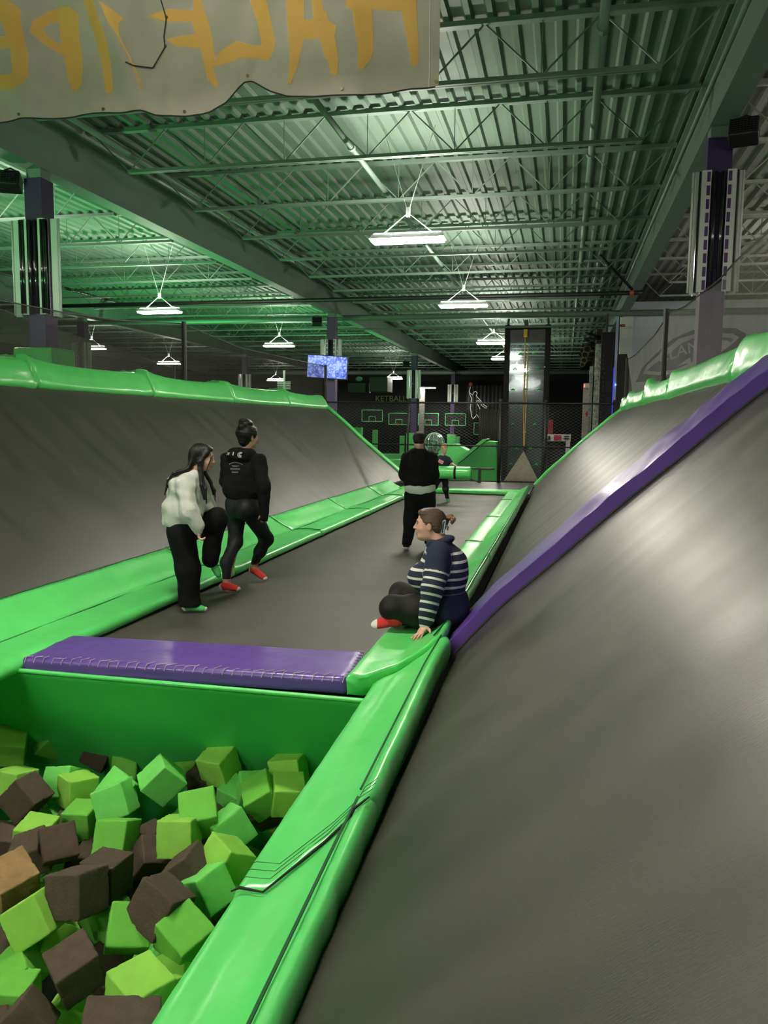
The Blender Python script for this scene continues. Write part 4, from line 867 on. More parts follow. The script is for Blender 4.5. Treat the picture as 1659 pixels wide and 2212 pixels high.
# padded foot of the column at y 58 and small far items
pl = thing('player_sign', 'white outline sign of a leaping basketball player with an orange ball', 'sign', (-6, 56, 3))
PLY = [(-6.53, 4.36), (-6.61, 4.0), (-6.37, 3.78), (-6.26, 4.0), (-6.15, 4.05), (-6.04, 3.93), (-6.11, 3.74), (-5.88, 3.49), (-5.58, 3.13), (-5.35, 2.98), (-5.39, 2.87), (-5.65, 3.02), (-5.95, 3.42), (-6.06, 3.42), (-6.02, 3.2), (-5.79, 2.76), (-5.38, 2.73), (-5.09, 2.4), (-5.15, 2.29), (-5.45, 2.62), (-5.82, 2.47), (-5.88, 2.21), (-6.04, 2.46), (-6.11, 2.32), (-6.29, 2.13), (-6.4, 2.31), (-6.49, 2.9), (-6.44, 3.56), (-6.59, 3.93)]
MB().tube([(a, 56.2, c) for a, c in PLY], .022, 5).build('outline_tube', mat('pale_tube', (.7, .72, .6), .4, emit=(.8, .85, .7), estr=.35), pl)
MB().tube([(-6.53, 56.2, 4.6), (-6.53, 56.2, 6.45)], .01, 4).build('hanging_wire', M_BLACK, pl); MB().tube([(-6.52, 56.15, 4.53), (-6.52, 56.25, 4.53)], .13, 16).build('ball_disc', mat('ball_orange', (.5, .09, .04), .5), pl)
def curtain(label, x0, x1, z0, z1, y, m):
    vs = []; fs = []; n = 60
    for i in range(n+1):
        x = x0+(x1-x0)*i/n; vs += [(x, y+.08*math.sin(i*1.1)+.05*math.sin(i*.37), z0), (x, y+.05*math.sin(i*1.1), z1)]
    for i in range(n): fs.append((2*i, 2*i+2, 2*i+3, 2*i+1))
    tag(MB().add(vs, fs).build('curtain', m, smooth=True, solid=.01), label, 'curtain')
M_CUR = mat('dark_curtain', (.05, .053, .055), .6)
curtain('dark grey curtain behind the player sign', -6.9, -4.0, 2.0, 4.5, 57.3, M_CUR)
curtain('grey net curtain hanging right of the player sign', -5.55, -4.2, .5, 2.75, 53, mat('net_grey', (.10, .095, .09), .7))
curtain('long black curtain covering the far wall', -30, 1.5, -.5, 5.0, 61, mat('black_cloth', (.018, .018, .019), .7))
wt = thing('wall_lettering', 'dim yellow-green lettering high on the black far wall', 'lettering', (-13.3, 60.5, 3.5))
text_obj('letters', 'KETBALL', .62, facing((-13.1, 60.3, 3.62), (1, 0, 0), (0, 0, 1)), mat('dim_letters', (.14, .2, .08), .6), wt, .02)
for k, (x0, x1, z0, z1) in enumerate([(-12.28, -11.09, 3.74, 4.67), (-13.7, -12.55, 3.7, 4.3)]):
    tag(MB().span((x0, 50, z0), (x1, 51.5, z1)).build('duct_box', mat('duct_green_grey', (.04, .075, .05), .6), bevel=.03), ['larger', 'smaller'][k]+' grey-green duct box hung below the far roof', 'duct', 'duct boxes below the far roof')
o = MB().span((-10.1, 56, -.5), (-9.75, 56.3, 4.35)).build('wall_pillar', mat('pale_pillar', (.16, .16, .14), .6)); tag(o, 'pale pillar lit from above on the far wall', 'pillar')
t = thing('wall_lamp', 'small bright wall lamp behind the third left column', 'wall lamp', (-9.6, 55.8, 4.3)); MB().span((-10.1, 55.6, 4.25), (-8.9, 55.9, 4.32)).build('lamp_body', M_WHITE, t); MB().span((-10.05, 55.62, 4.22), (-8.95, 55.88, 4.248)).build('lamp_diffuser', M_LAMP, t)
t = thing('hanging_ornament', 'small green leafy ornament hanging below the roof right of the television', 'ornament', (-12.9, 50, 4.6)); MB().ell((-12.95, 50, 4.55), (.24, .2, .16), None, 10, 6).build('body', mat('ornament_green', (.2, .6, .35), .5), t); MB().tube([(-12.95, 50, 4.7), (-12.95, 50, 6.4)], .01, 4).build('wire', M_BLACK, t)
# signs seen through the left net
t = thing('notice_stand', 'small white slatted notice board left of the television', 'notice', (-10.8, 30, 2.9))
b5 = MB()
for k in range(5): b5.span((-11.1, 30, 3.02+k*.065), (-10.55, 30.03, 3.06+k*.065))
b5.build('slats', M_WHITE, t); MB().span((-10.86, 30.01, FZ), (-10.78, 30.04, 3.75)).build('post', M_WHITE, t)
# stuff between left slope end and fence
o = MB().span((-5.15, 24.3, -.5), (-4.93, 24.6, .62)).build('padded_post', M_GREEN, bevel=.02); tag(o, 'green padded post left of the man, just behind the fence', 'post')
# ------------------------------------------------------------------ logo on the pale wall
lg = thing('wall_logo', 'large dark oval logo with slanted lettering painted on the pale end wall', 'logo', (4, 28.58, 4))
OUT1 = [(2.3, 3.23), (2.5, 3.73), (2.99, 4.26), (3.44, 4.67), (4.04, 4.94), (4.75, 5.0), (5.38, 4.98), (5.71, 4.79), (5.62, 4.49), (5.15, 4.05), (4.47, 3.61), (3.76, 3.34), (3.29, 3.27), (2.67, 3.25)]
IN1 = [(2.51, 3.5), (2.64, 3.8), (3.06, 4.18), (3.62, 4.66), (4.05, 4.79), (4.76, 4.84), (5.29, 4.81), (5.5, 4.68), (5.24, 4.42), (4.8, 4.09), (4.1, 3.72), (3.57, 3.5), (3.02, 3.46)]
IN2 = [(2.65, 3.61), (2.83, 3.8), (3.22, 4.07), (3.7, 4.51), (4.05, 4.66), (4.76, 4.69), (5.19, 4.68), (5.33, 4.61), (5.06, 4.42), (4.62, 4.17), (4.02, 3.87), (3.56, 3.65), (3.02, 3.57)]
def decal(nm, poly, y, m): MB().prism([tuple(p) for p in poly], (0, y, 0), (1, 0, 0), (0, 0, 1), .004).build(nm, m, lg)
decal('outer_oval', OUT1, 28.595, mat('logo_dark', (.045, .05, .07), .6)); decal('pale_ring', IN1, 28.588, mat('logo_pale', (.55, .58, .60), .6)); decal('inner_field', IN2, 28.581, mat('logo_blue', (.10, .13, .22), .6))
Mt = facing((3.62, 28.57, 4.22), (1, 0, .34), (-.15, 0, 1))
text_obj('lettering', 'CLAN', .52, Mt, mat('logo_letters', (.6, .62, .62), .6), lg, .004)
b6 = MB().ell((4.95, 28.57, 4.45), (.28, .01, .14), Matrix.Rotation(-.2, 3, 'Y')); b6.build('highlight', MATS['logo_letters'], lg)
MB().prism([(3.6, 3.75), (4.0, 4.05), (4.05, 3.85), (4.35, 4.0), (4.1, 3.7), (3.9, 3.85)], (0, 28.575, 0), (1, 0, 0), (0, 0, 1), .004).build('lightning_stroke', MATS['logo_letters'], lg)
# unseen green uplights added behind the left slope to tint the roof
for k, (x, y) in enumerate([(-10.4, 5.5), (-10.4, 17.5), (-10.4, 34), (-14, 27), (-16.5, 12)]):
    t = thing('added_green_uplight', 'added unseen green uplight on a stand behind the left slope, %s from the viewer' % ORD[k], 'floodlight', (x, y, FZ), 'added green uplights behind the left slope')
    MB().tube([(x, y, FZ), (x, y, 1.7)], .03, 8).build('stand', M_BLACK, t); MB().box((x, y, 1.8), (.3, .3, .16)).build('lamp_body', M_BLACK, t, bevel=.02)
    for q in range(3): MB().tube([(x, y, FZ+.4), (x+.4*math.cos(q*2.1), y+.4*math.sin(q*2.1), FZ+.02)], .015, 6).build('leg', M_BLACK, t)
    ld = bpy.data.lights.new('added_green_light', 'SPOT'); ld.energy = ADDED_UP_W; ld.color = (.16, 1, .30); ld.spot_size = math.radians(165); ld.spot_blend = .9; ld.shadow_soft_size = .15
    lo = bpy.data.objects.new('added_green_light', ld); C.objects.link(lo); lo.parent = t; lo.location = (0, 0, 1.92-FZ); d = Vector((.55 if x > -10 else .1, .25, 1)); lo.rotation_euler = d.to_track_quat('-Z', 'Y').to_euler()
# ================================================================== PEOPLE (implicit surfaces meshed as one continuous skin)
class SDF:
    def __init__(s, lo, hi, h):
        s.lo = np.array(lo, float); s.h = h; n = np.ceil((np.array(hi)-s.lo)/h).astype(int)+1; s.n = n
        s.D = np.full(n, 1.0, np.float32); s.ax = [s.lo[i]+h*np.arange(n[i]) for i in range(3)]
    def _box(s, lo, hi):
        a = np.clip(np.floor((lo-s.lo)/s.h).astype(int), 0, s.n-1); b = np.clip(np.ceil((hi-s.lo)/s.h).astype(int)+1, 1, s.n)
        sl = tuple(slice(a[i], b[i]) for i in range(3))
        X, Y, Z = np.meshgrid(*[s.ax[i][sl[i]] for i in range(3)], indexing='ij'); return sl, X, Y, Z
    def _comb(s, sl, d, k, op):
        a = s.D[sl]
        if op == 'add':
            h = np.clip(.5+.5*(a-d)/k, 0, 1); s.D[sl] = a+(d-a)*h-k*h*(1-h)
        elif op == 'sub':
            h = np.clip(.5-.5*(a+d)/k, 0, 1); s.D[sl] = a+(-d-a)*h+k*h*(1-h)
    def cap(s, a, b, ra, rb=None, k=.02, op='add', flat=None):
        rb = ra if rb is None else rb; a, b = np.array(a, float), np.array(b, float); m = max(ra, rb)+k*2+.02
        sl, X, Y, Z = s._box(np.minimum(a, b)-m, np.maximum(a, b)+m); ab = b-a; L = max(ab@ab, 1e-9)
        t = np.clip(((X-a[0])*ab[0]+(Y-a[1])*ab[1]+(Z-a[2])*ab[2])/L, 0, 1)
        d = np.sqrt((X-a[0]-t*ab[0])**2+(Y-a[1]-t*ab[1])**2+(Z-a[2]-t*ab[2])**2)-(ra+(rb-ra)*t)
        s._comb(sl, d, k, op)
    def ell(s, c, r, R=None, k=.02, op='add'):
        c = np.array(c, float); r = np.array(r, float); m = r.max()+k*2+.02
        sl, X, Y, Z = s._box(c-m, c+m); P = np.stack([X-c[0], Y-c[1], Z-c[2]], -1)
        if R is not None: P = P @ R
        q = P/r; k0 = np.sqrt((q**2).sum(-1)); k1 = np.sqrt(((q/r)**2).sum(-1))+1e-9
        s._comb(sl, k0*(k0-1)/k1, k, op)
    def cut(s, p, n):   # keep the side where (x-p).n < 0
        n = np.array(n, float); n /= np.linalg.norm(n); p = np.array(p, float)
        X, Y, Z = np.meshgrid(*s.ax, indexing='ij'); d = (X-p[0])*n[0]+(Y-p[1])*n[1]+(Z-p[2])*n[2]; s.D = np.maximum(s.D, d.astype(np.float32))
    def wrinkle(s, amp, f=(14, 14, 9), seed=0, amp2=0):
        X, Y, Z = np.meshgrid(*s.ax, indexing='ij'); r = np.random.default_rng(seed); w = 0
        for i in range(5):
            v = r.normal(size=3); v /= np.linalg.norm(v); ph = r.uniform(0, 6); q = 1+.45*i
            w = w + np.sin(q*(v[0]*f[0]*X+v[1]*f[1]*Y+v[2]*f[2]*2.2*Z)+ph+1.6*np.sin(7*X+5*Z+ph)+1.2*np.sin(9*Y-6*Z))/(1+.4*i)
        s.D = s.D+(amp*w/2.2).astype(np.float32)
    def mesh(s, name, m, parent, smooth=True):
        D = s.D; S = D < 0; n = s.n; c = np.zeros((n[0]-1, n[1]-1, n[2]-1), np.int8)
        for i in (0, 1):
            for j in (0, 1):
                for k in (0, 1): c += S[i:n[0]-1+i, j:n[1]-1+j, k:n[2]-1+k]
        act = (c > 0) & (c < 8); idx = np.full(act.shape, -1, np.int64); I = np.argwhere(act); idx[act] = np.arange(len(I))
        P = np.zeros((len(I), 3)); N = np.zeros(len(I)); co = [(i, j, k) for i in (0, 1) for j in (0, 1) for k in (0, 1)]
        for a in co:
            for ax in range(3):
                if a[ax] == 1: continue
                b = list(a); b[ax] = 1; A = I+np.array(a); B = I+np.array(b)
                d0 = D[A[:, 0], A[:, 1], A[:, 2]]; d1 = D[B[:, 0], B[:, 1], B[:, 2]]; mm = (d0 < 0) != (d1 < 0)
                t = np.where(mm, d0/np.where(mm, d0-d1, 1), 0); p = np.array(a, float)[None, :].repeat(len(I), 0); p[:, ax] += t
                P[mm] += p[mm]; N[mm] += 1
        V = (I+P/N[:, None])*s.h+s.lo; F = []
        for ax in range(3):
            o1, o2 = [(1, 2), (2, 0), (0, 1)][ax]
            sa = [slice(None)]*3; sb = [slice(None)]*3; sa[ax] = slice(0, -1); sb[ax] = slice(1, None)
            E0 = S[tuple(sa)]; E1 = S[tuple(sb)]; M = E0 != E1; e = np.argwhere(M)
            ok = (e[:, o1] > 0) & (e[:, o2] > 0) & (e[:, o1] < n[o1]-1) & (e[:, o2] < n[o2]-1); e = e[ok]
            ins = E0[e[:, 0], e[:, 1], e[:, 2]]
            def g(da, db):
                q = e.copy(); q[:, o1] += da; q[:, o2] += db; return idx[q[:, 0], q[:, 1], q[:, 2]]
            Q = np.stack([g(-1, -1), g(0, -1), g(0, 0), g(-1, 0)], 1); Q[~ins] = Q[~ins][:, ::-1]; F.append(Q)
        F = np.concatenate(F); F = F[(F >= 0).all(1)]
        off = np.zeros(3); q = parent
        while q is not None: off += np.array(q.location); q = q.parent
        me = bpy.data.meshes.new(name); V2 = V-off
        me.vertices.add(len(V2)); me.vertices.foreach_set('co', V2.astype(np.float32).ravel())
        me.loops.add(len(F)*4); me.loops.foreach_set('vertex_index', F.astype(np.int32).ravel())
        me.polygons.add(len(F)); me.polygons.foreach_set('loop_start', np.arange(0, len(F)*4, 4, dtype=np.int32)); me.polygons.foreach_set('loop_total', np.full(len(F), 4, np.int32))
        me.update(calc_edges=True); me.polygons.foreach_set('use_smooth', [smooth]*len(F)); me.materials.append(m)
        o = bpy.data.objects.new(name, me); C.objects.link(o); o.parent = parent; o['_v'] = 0; del o['_v']
        s.V = V; return o
def U(v): v = np.array(v, float); return v/np.linalg.norm(v)
def Rz(a): a = math.radians(a); return np.array([[math.cos(a), -math.sin(a), 0], [math.sin(a), math.cos(a), 0], [0, 0, 1]])
def Ry(a): a = math.radians(a); return np.array([[math.cos(a), 0, math.sin(a)], [0, 1, 0], [-math.sin(a), 0, math.cos(a)]])
def Rx(a): a = math.radians(a); return np.array([[1, 0, 0], [0, math.cos(a), -math.sin(a)], [0, math.sin(a), math.cos(a)]])
def headR(yaw, pitch=0, roll=0): return Rz(yaw) @ Ry(pitch) @ Rx(roll)     # +x face, +y left, +z up
def head(s, c, R, q=1.0, fem=True):
    T = lambda *p: np.array(c)+q*(R @ np.array(p)); E = lambda p, r, k=.02, op='add': s.ell(T(*p), np.array(r)*q, R, k, op)
    E((-.012, 0, .030), (.095, .074, .086)); E((.025, 0, -.02), (.066, .062, .092), .025); E((.040, 0, -.068), (.042, .040, .036), .025)
    E((.066, 0, -.094), (.018, .022, .015), .02)
    for sg in (-1, 1):
        E((.062, sg*.034, .004), (.020, .020, .014), .012, 'sub' if False else 'add')
        E((.092, sg*.031, .012), (.012, .018, .010), .012, 'sub')
        E((.060, sg*.036, -.028), (.026, .022, .022), .02); E((-.002, sg*.074, -.010), (.018, .008, .030), .006); E((.004, sg*.080, -.010), (.008, .005, .016), .004, 'sub')
    E((.084, 0, .028), (.010, .036, .008), .015)
    s.cap(T(.088, 0, .018), T(.110, 0, -.022), .0075*q, .011*q, .012)
    E((.100, -.010, -.026), (.009, .007, .006), .006); E((.100, .010, -.026), (.009, .007, .006), .006)
    E((.092, 0, -.052), (.009, .022, .0055), .006); E((.089, 0, -.064), (.009, .018, .006), .006); E((.094, 0, -.058), (.01, .02, .0015), .003, 'sub')
    return T
def face_parts(t, c, R, q, m_lip, m_brow, iris=(.05, .03, .02), smile=0.0):
    T = lambda *p: Vector(tuple(np.array(c)+q*(R @ np.array(p)))); MR = Matrix([list(r) for r in R])
    me_w = mat('eye_white', (.6, .58, .55), .3); me_i = mat('iris_dark', iris, .2)
    for sg in (-1, 1):
        e = MB().ell(T(.0795, sg*.031, .010), (.008*q, .0115*q, .0055*q), MR, 12, 8).build('eye', me_w, t, smooth=True)
        MB().ell(T(.0880, sg*.0315, .010), (.003*q, .0055*q, .0055*q), MR, 10, 6).build('iris', me_i, e, smooth=True)
        MB().tube([T(.089, sg*.016, .029), T(.093, sg*.030, .036), T(.082, sg*.048, .031)], [.0025*q, .0035*q, .0018*q], 6).build('eyebrow', m_brow, t, smooth=True)
        MB().tube([T(.087, sg*.018, .013), T(.0905, sg*.030, .0175), T(.0835, sg*.044, .012)], .0016*q, 5).build('eyelashes', m_brow, t, smooth=True)
    MB().tube([T(.094, -.022-.006*smile, -.056+.006*smile), T(.101, 0, -.053), T(.094, .022+.006*smile, -.056+.006*smile)], [.002*q, .0048*q, .002*q], 7).build('upper_lip', m_lip, t, smooth=True)
    MB().tube([T(.092, -.020, -.060+.004*smile), T(.098, 0, -.064-.004*smile), T(.092, .020, -.060+.004*smile)], [.002*q, .0055*q, .002*q], 7).build('lower_lip', m_lip, t, smooth=True)
    if smile > .6: MB().tube([T(.0945, -.018, -.056), T(.0985, 0, -.0585), T(.0945, .018, -.056)], [.001*q, .0035*q, .001*q], 6).build('teeth', me_w, t, smooth=True)
def hand(s, w, d, nrm, side=1, q=1.0, curl=(20, 30, 25), spread=6, k=.006, thumb_out=40):
    """w wrist, d finger direction, nrm palm normal (fingers curl towards it)"""
    d = U(d); nrm = np.array(nrm, float); nrm = U(nrm-d*(nrm@d)); t = np.cross(d, nrm)*side; R = np.stack([d, t, nrm], 1); w = np.array(w, float)
    s.cap(w-d*.03*q, w+d*.012*q, .024*q, .023*q, .012); s.ell(w+d*.048*q, np.array((.052, .038, .016))*q, R, .01)
    for i, (o, L) in enumerate([(.029, .070), (.010, .080), (-.010, .074), (-.028, .058)]):
        a = math.radians(spread*(1.5-i)); dd = d*math.cos(a)+t*math.sin(a); p = w+d*.088*q+t*o*q; ang = 0
        for j, f in enumerate((.45, .31, .24)):
            ang += math.radians(curl[j]); v = dd*math.cos(ang)+nrm*math.sin(ang); p2 = p+v*L*f*q
            s.cap(p, p2, (.0092-.001*j)*q, (.0086-.0013*j)*q, k); p = p2
    a = math.radians(thumb_out); p = w+d*.022*q+t*.026*q; v = U(d*math.cos(a)+t*math.sin(a)+nrm*.25); p2 = p+v*.042*q; s.cap(p, p2, .0125*q, .0105*q, .008)
    v = U(d*math.cos(a*.5)+t*math.sin(a*.5)+nrm*.35); s.cap(p2, p2+v*.030*q, .0100*q, .0080*q, k)
def foot(s, heel, toe, up=(0, 0, 1), e=0.0, q=1.0, ankle=None):
    heel, toe = np.array(heel, float), np.array(toe, float); d = U(toe-heel); up = U(np.array(up, float)-d*(np.array(up)@d)); L = np.linalg.norm(toe-heel); t = np.cross(up, d); R = np.stack([d, t, up], 1)
    s.ell(heel+d*L*.16+up*.034*q, np.array((.040+e, .031+e, .036+e))*q, R, .02); s.ell(heel+d*L*.50+up*.034*q, np.array((.085+e, .030+e, .034+e))*q, R, .03)
    s.ell(heel+d*L*.72+up*.024*q, np.array((.070+e, .041+e, .024+e))*q, R, .02); s.ell(heel+d*L*.90+up*.018*q, np.array((.034+e, .034+e, .017+e))*q, R, .015)
    if ankle is not None: s.cap(ankle, heel+d*L*.28+up*.05*q, (.034+e)*q, (.036+e)*q, .025)
def lim(s, pts, rs, k=.025):
    for (a, b), (r0, r1) in zip(zip(pts, pts[1:]), zip(rs, rs[1:])): s.cap(a, b, r0, r1, k)
M_SKIN = mat('skin', (.60, .34, .25), .5, var=.05, vscale=9); M_SKIN2 = mat('skin_tan', (.50, .27, .19), .5, var=.05, vscale=9)
M_LIP = mat('lips', (.42, .13, .12), .4); M_HAIRB = mat('black_hair', (.006, .005, .005), .38, bump=.3, bscale=60, stretch=(3, 3, .4), spec=.35); M_HAIRN = mat('brown_hair', (.075, .042, .022), .38, bump=.6, bscale=60, stretch=(.5, 3, 3))
M_HAIRL = mat('light_brown_hair', (.22, .12, .06), .5, bump=.6, bscale=60); M_HAIRD = mat('dark_brown_hair', (.012, .008, .006), .6, bump=.4, bscale=80, spec=.25)
M_HOODG = mat('pale_grey_fleece', (.50, .52, .47), .9, var=.04, vscale=20, bump=.2, bscale=150, sheen=.2); M_BLKF = mat('black_fleece', (.0055, .0055, .006), .9, bump=.2, bscale=120, spec=.2)
M_BLKT = mat('black_trouser_cloth', (.0045, .0045, .0055), .85, bump=.2, bscale=120, spec=.2); M_LEG = mat('charcoal_leggings', (.010, .011, .013), .6, spec=.3); M_RED = mat('red_sock', (.62, .03, .025), .85, bump=.2, bscale=150); M_WSOCK = mat('white_sock_patch', (.72, .70, .68), .85)
M_GSOCK = mat('green_sock', (.07, .42, .12), .85, bump=.2, bscale=150); M_TEE = mat('white_tee', (.55, .57, .56), .85); M_NAVY = mat('navy_cloth', (.012, .016, .028), .85)
A = np.array
# ---------------------------------------------------------------- girl in the pale sweatshirt
J = dict(head=(-3.155, 6.6, 1.400), neck=(-3.235, 6.6, 1.245), chest=(-3.275, 6.6, 1.07), pel=(-3.325, 6.6, .78), shR=(-3.24, 6.43, 1.17), elR=(-3.175, 6.36, .955), wrR=(-3.11, 6.40, .785),
         shL=(-3.26, 6.77, 1.16), elL=(-3.22, 6.82, .935), wrL=(-3.27, 6.84, .80), hipR=(-3.325, 6.51, .74), knR=(-3.285, 6.55, .40), anR=(-3.285, 6.57, .075), hipL=(-3.34, 6.70, .73), knL=(-3.075, 6.73, .845), anL=(-3.19, 6.80, .47))
t = thing('person', 'person with long black hair in a pale grey sweatshirt stepping up with one knee raised', 'person', (-3.28, 6.57, 0))
HR = headR(20, 10); yb = U(Rz(12) @ A((1, 0, 0)))
s = SDF((-3.75, 6.2, -.02), (-2.8, 7.1, 1.6), .0075)
T = head(s, J['head'], HR, 1.0); s.cap(T(-.025, 0, -.06), J['neck'], .052, .055, .03)
s.ell(A(J['chest'])+A((0, 0, .02)), (.10, .155, .17), None, .04); s.ell(J['pel'], (.11, .15, .12), None, .05); s.cap(J['chest'], J['pel'], .11, .12, .05)
lim(s, [J['shR'], J['elR'], J['wrR']], [.045, .036, .024]); lim(s, [J['shL'], J['elL'], J['wrL']], [.045, .036, .024])
hand(s, J['wrR'], (.15, .0, -1), (.9, .5, .1), -1, .92, (45, 60, 40)); hand(s, J['wrL'], (.2, -.1, -1), (.6, -.6, .1), 1, .92, (40, 50, 40))
lim(s, [J['hipR'], J['knR'], J['anR']], [.08, .055, .036], .04); lim(s, [J['hipL'], J['knL'], J['anL']], [.08, .055, .036], .04)
foot(s, (-3.345, 6.555, .004), (-3.135, 6.59, .004), ankle=J['anR'], q=.92); foot(s, (-3.225, 6.81, .44), (-3.13, 6.84, .275), up=(.85, 0, .5), ankle=J['anL'], q=.92)
s.mesh('body', M_SKIN, t); face_parts(t, J['head'], HR, 1.0, M_LIP, M_HAIRB)
# socks
def sock(nm, ht, parts, m, t, an=None, q=.92, e=.004, up=(0, 0, 1), cutp=None):
    lo = np.minimum(A(ht[0]), A(ht[1]))-.14; hi = np.maximum(A(ht[0]), A(ht[1]))+.14
    s = SDF(lo, hi, .006); foot(s, ht[0], ht[1], up=up, e=e, q=q, ankle=an)
    if cutp: s.cut(*cutp)
    o = s.mesh(nm, m, t)
    for nm2, c, r, mm in parts:
        s2 = SDF(lo, hi, .006); foot(s2, ht[0], ht[1], up=up, e=e+.0025, q=q, ankle=an)
        X, Y, Z = np.meshgrid(*s2.ax, indexing='ij'); dd = np.sqrt((X-c[0])**2+(Y-c[1])**2+(Z-c[2])**2)-r; s2.D = np.maximum(s2.D, dd.astype(np.float32))
        if cutp: s2.cut(*cutp)
        s2.mesh(nm2, mm, o)
    return o
sock('sock', ((-3.345, 6.555, .004), (-3.135, 6.59, .004)), [('heel_patch', (-3.36, 6.555, .02), .06, M_WSOCK), ('toe_patch', (-3.115, 6.595, .01), .038, M_WSOCK)], M_GSOCK, t, J['anR'], cutp=((0, 0, .095), (0, 0, 1)))
sock('sock', ((-3.225, 6.81, .44), (-3.13, 6.84, .275)), [], M_GSOCK, t, J['anL'], up=(.85, 0, .5), cutp=((-3.19, 0, .455), (.2, 0, 1)))
# trousers
s = SDF((-3.62, 6.25, .03), (-2.9, 7.05, 1.0), .009)
s.ell(A(J['pel'])+A((0, 0, .0)), (.135, .175, .13), None, .05); lim(s, [J['hipR'], J['knR'], (-3.29, 6.57, .09)], [.125, .108, .092], .05); s.cap((-3.29, 6.57, .09), (-3.275, 6.575, .05), .092, .098, .03)
s.cut((0, 0, .88), (0, 0, 1)); lim(s, [J['hipL'], J['knL'], (-3.165, 6.79, .53)], [.115, .088, .078], .05); s.cap((-3.165, 6.79, .53), (-3.18, 6.80, .45), .078, .082, .03)
s.wrinkle(.006, (16, 16, 6), 4); s.cut((0, 0, .052), (0, 0, -1)); s.mesh('trousers', M_BLKT, t)
# sweatshirt with hood
s = SDF((-3.75, 6.15, .62), (-2.9, 7.1, 1.38), .008)
s.ell(A(J['chest'])+A((-.02, 0, .0)), (.15, .205, .20), None, .05); s.ell((-3.345, 6.6, .93), (.185, .215, .15), None, .06); s.cap((-3.35, 6.55, .845), (-3.35, 6.65, .845), .155, .155, .03)
s.cap((-3.24, 6.50, 1.19), (-3.24, 6.70, 1.19), .075, .075, .05)
lim(s, [J['shR'], J['elR'], A(J['wrR'])+A((-.01, 0, .03))], [.085, .078, .060], .04); lim(s, [J['shL'], J['elL'], A(J['wrL'])+A((0, 0, .03))], [.085, .078, .060], .04)
s.cap(A(J['wrR'])+A((-.008, 0, .04)), A(J['wrR'])+A((0, 0, -.008)), .040, .036, .012); s.cap(A(J['wrL'])+A((0, 0, .03)), A(J['wrL'])+A((0, 0, -.005)), .040, .036, .012)
s.cap((-3.36, 6.50, 1.17), (-3.36, 6.70, 1.17), .075, .075, .04); s.cap((-3.40, 6.55, 1.11), (-3.40, 6.65, 1.11), .06, .06, .05)
s.cap((-3.21, 6.55, 1.245), (-3.27, 6.66, 1.25), .06, .06, .03)
s.wrinkle(.011, (26, 26, 15), 9); s.ell(A(J['neck'])+A((.0, 0, .09)), (.07, .065, .12), None, .01, 'sub')
s.cut((-3.32, 6.6, .775), (-.12, 0, -1))
for q in 'RL':
    s.cap(J['el'+q], A(J['wr'+q])+A((0, 0, .02)), .070, .056, .02); s.cap(A(J['wr'+q])+A((0, 0, .02)), A(J['wr'+q])+A((.006, 0, -.022)), .042, .037, .010)
o = s.mesh('sweatshirt', M_HOODG, t)
s = SDF((-3.6, 6.3, .72), (-3.05, 6.9, .90), .008); s.ell((-3.345, 6.6, .80), (.158, .185, .06), None, .01); s.ell((-3.345, 6.6, .80), (.13, .16, .20), None, .01, 'sub'); s.cut((-3.34, 0, .835), (.1, 0, 1)); s.cut((-3.34, 0, .765), (-.1, 0, -1)); s.mesh('hem_band', M_HOODG, o)
# hair
def hair_cap(s, T, R, q, k=.02, back=.0):
    s.ell(T(-.022, 0, .038), A((.100, .086, .090))*q, R, k); s.ell(T(-.055, 0, -.01), A((.065, .078, .085))*q, R, k); s.ell(T(.03, 0, .085), A((.055, .066, .035))*q, R, k)
def strand(s, pts, r0, r1, k=.012): 
    n = len(pts)-1
    for i in range(n): s.cap(pts[i], pts[i+1], r0+(r1-r0)*i/n, r0+(r1-r0)*(i+1)/n, k)
s = SDF((-3.6, 6.35, .95), (-2.95, 6.85, 1.56), .0065)
hair_cap(s, T, HR, 1.0)
for sg in (-1, 1):
    s.cap(T(.045, sg*.062, .06), T(-.01, sg*.085, -.04), .022, .024, .02)
    strand(s, [T(-.0, sg*.080, -.03), T(.01, sg*.085, -.10), A((-3.11, 6.6+sg*-.0-.10*sg*-1*.0-.11, 1.16)) if sg < 0 else A((-3.12, 6.70, 1.17)), A((-3.085, 6.485, 1.04)) if sg < 0 else A((-3.10, 6.71, 1.06))], .028, .010)
    strand(s, [T(.015, sg*.080, -.02), T(.02, sg*.090, -.11), A((-3.075, 6.50, 1.13)) if sg < 0 else A((-3.08, 6.70, 1.1)), A((-3.07, 6.50, 1.00)) if sg < 0 else A((-3.08, 6.70, 1.0))], .016, .006)
for o_ in (-.05, -.02, .02, .05): strand(s, [T(-.07, o_, -.03), T(-.10, o_*1.3, -.12), A((-3.345, 6.6+o_*1.6-.08, 1.265)), A((-3.40, 6.6+o_*1.2-.12, 1.20)), A((-3.425, 6.6+o_-.14, 1.12+o_))], .024, .005)
s.wrinkle(.0022, (90, 90, 10), 2)
s.ell(T(.075, 0, -.015), (.050, .050, .085), HR, .012, 'sub'); s.mesh('hair', M_HAIRB, t)
MB().tube([tuple(T(.075, -.058, .055)), tuple(T(.082, -.062, .0)), tuple(T(.07, -.066, -.06)), tuple(T(.06, -.075, -.13))], [.004, .005, .004, .002], 5).build('loose_strand', M_HAIRB, t, smooth=True)
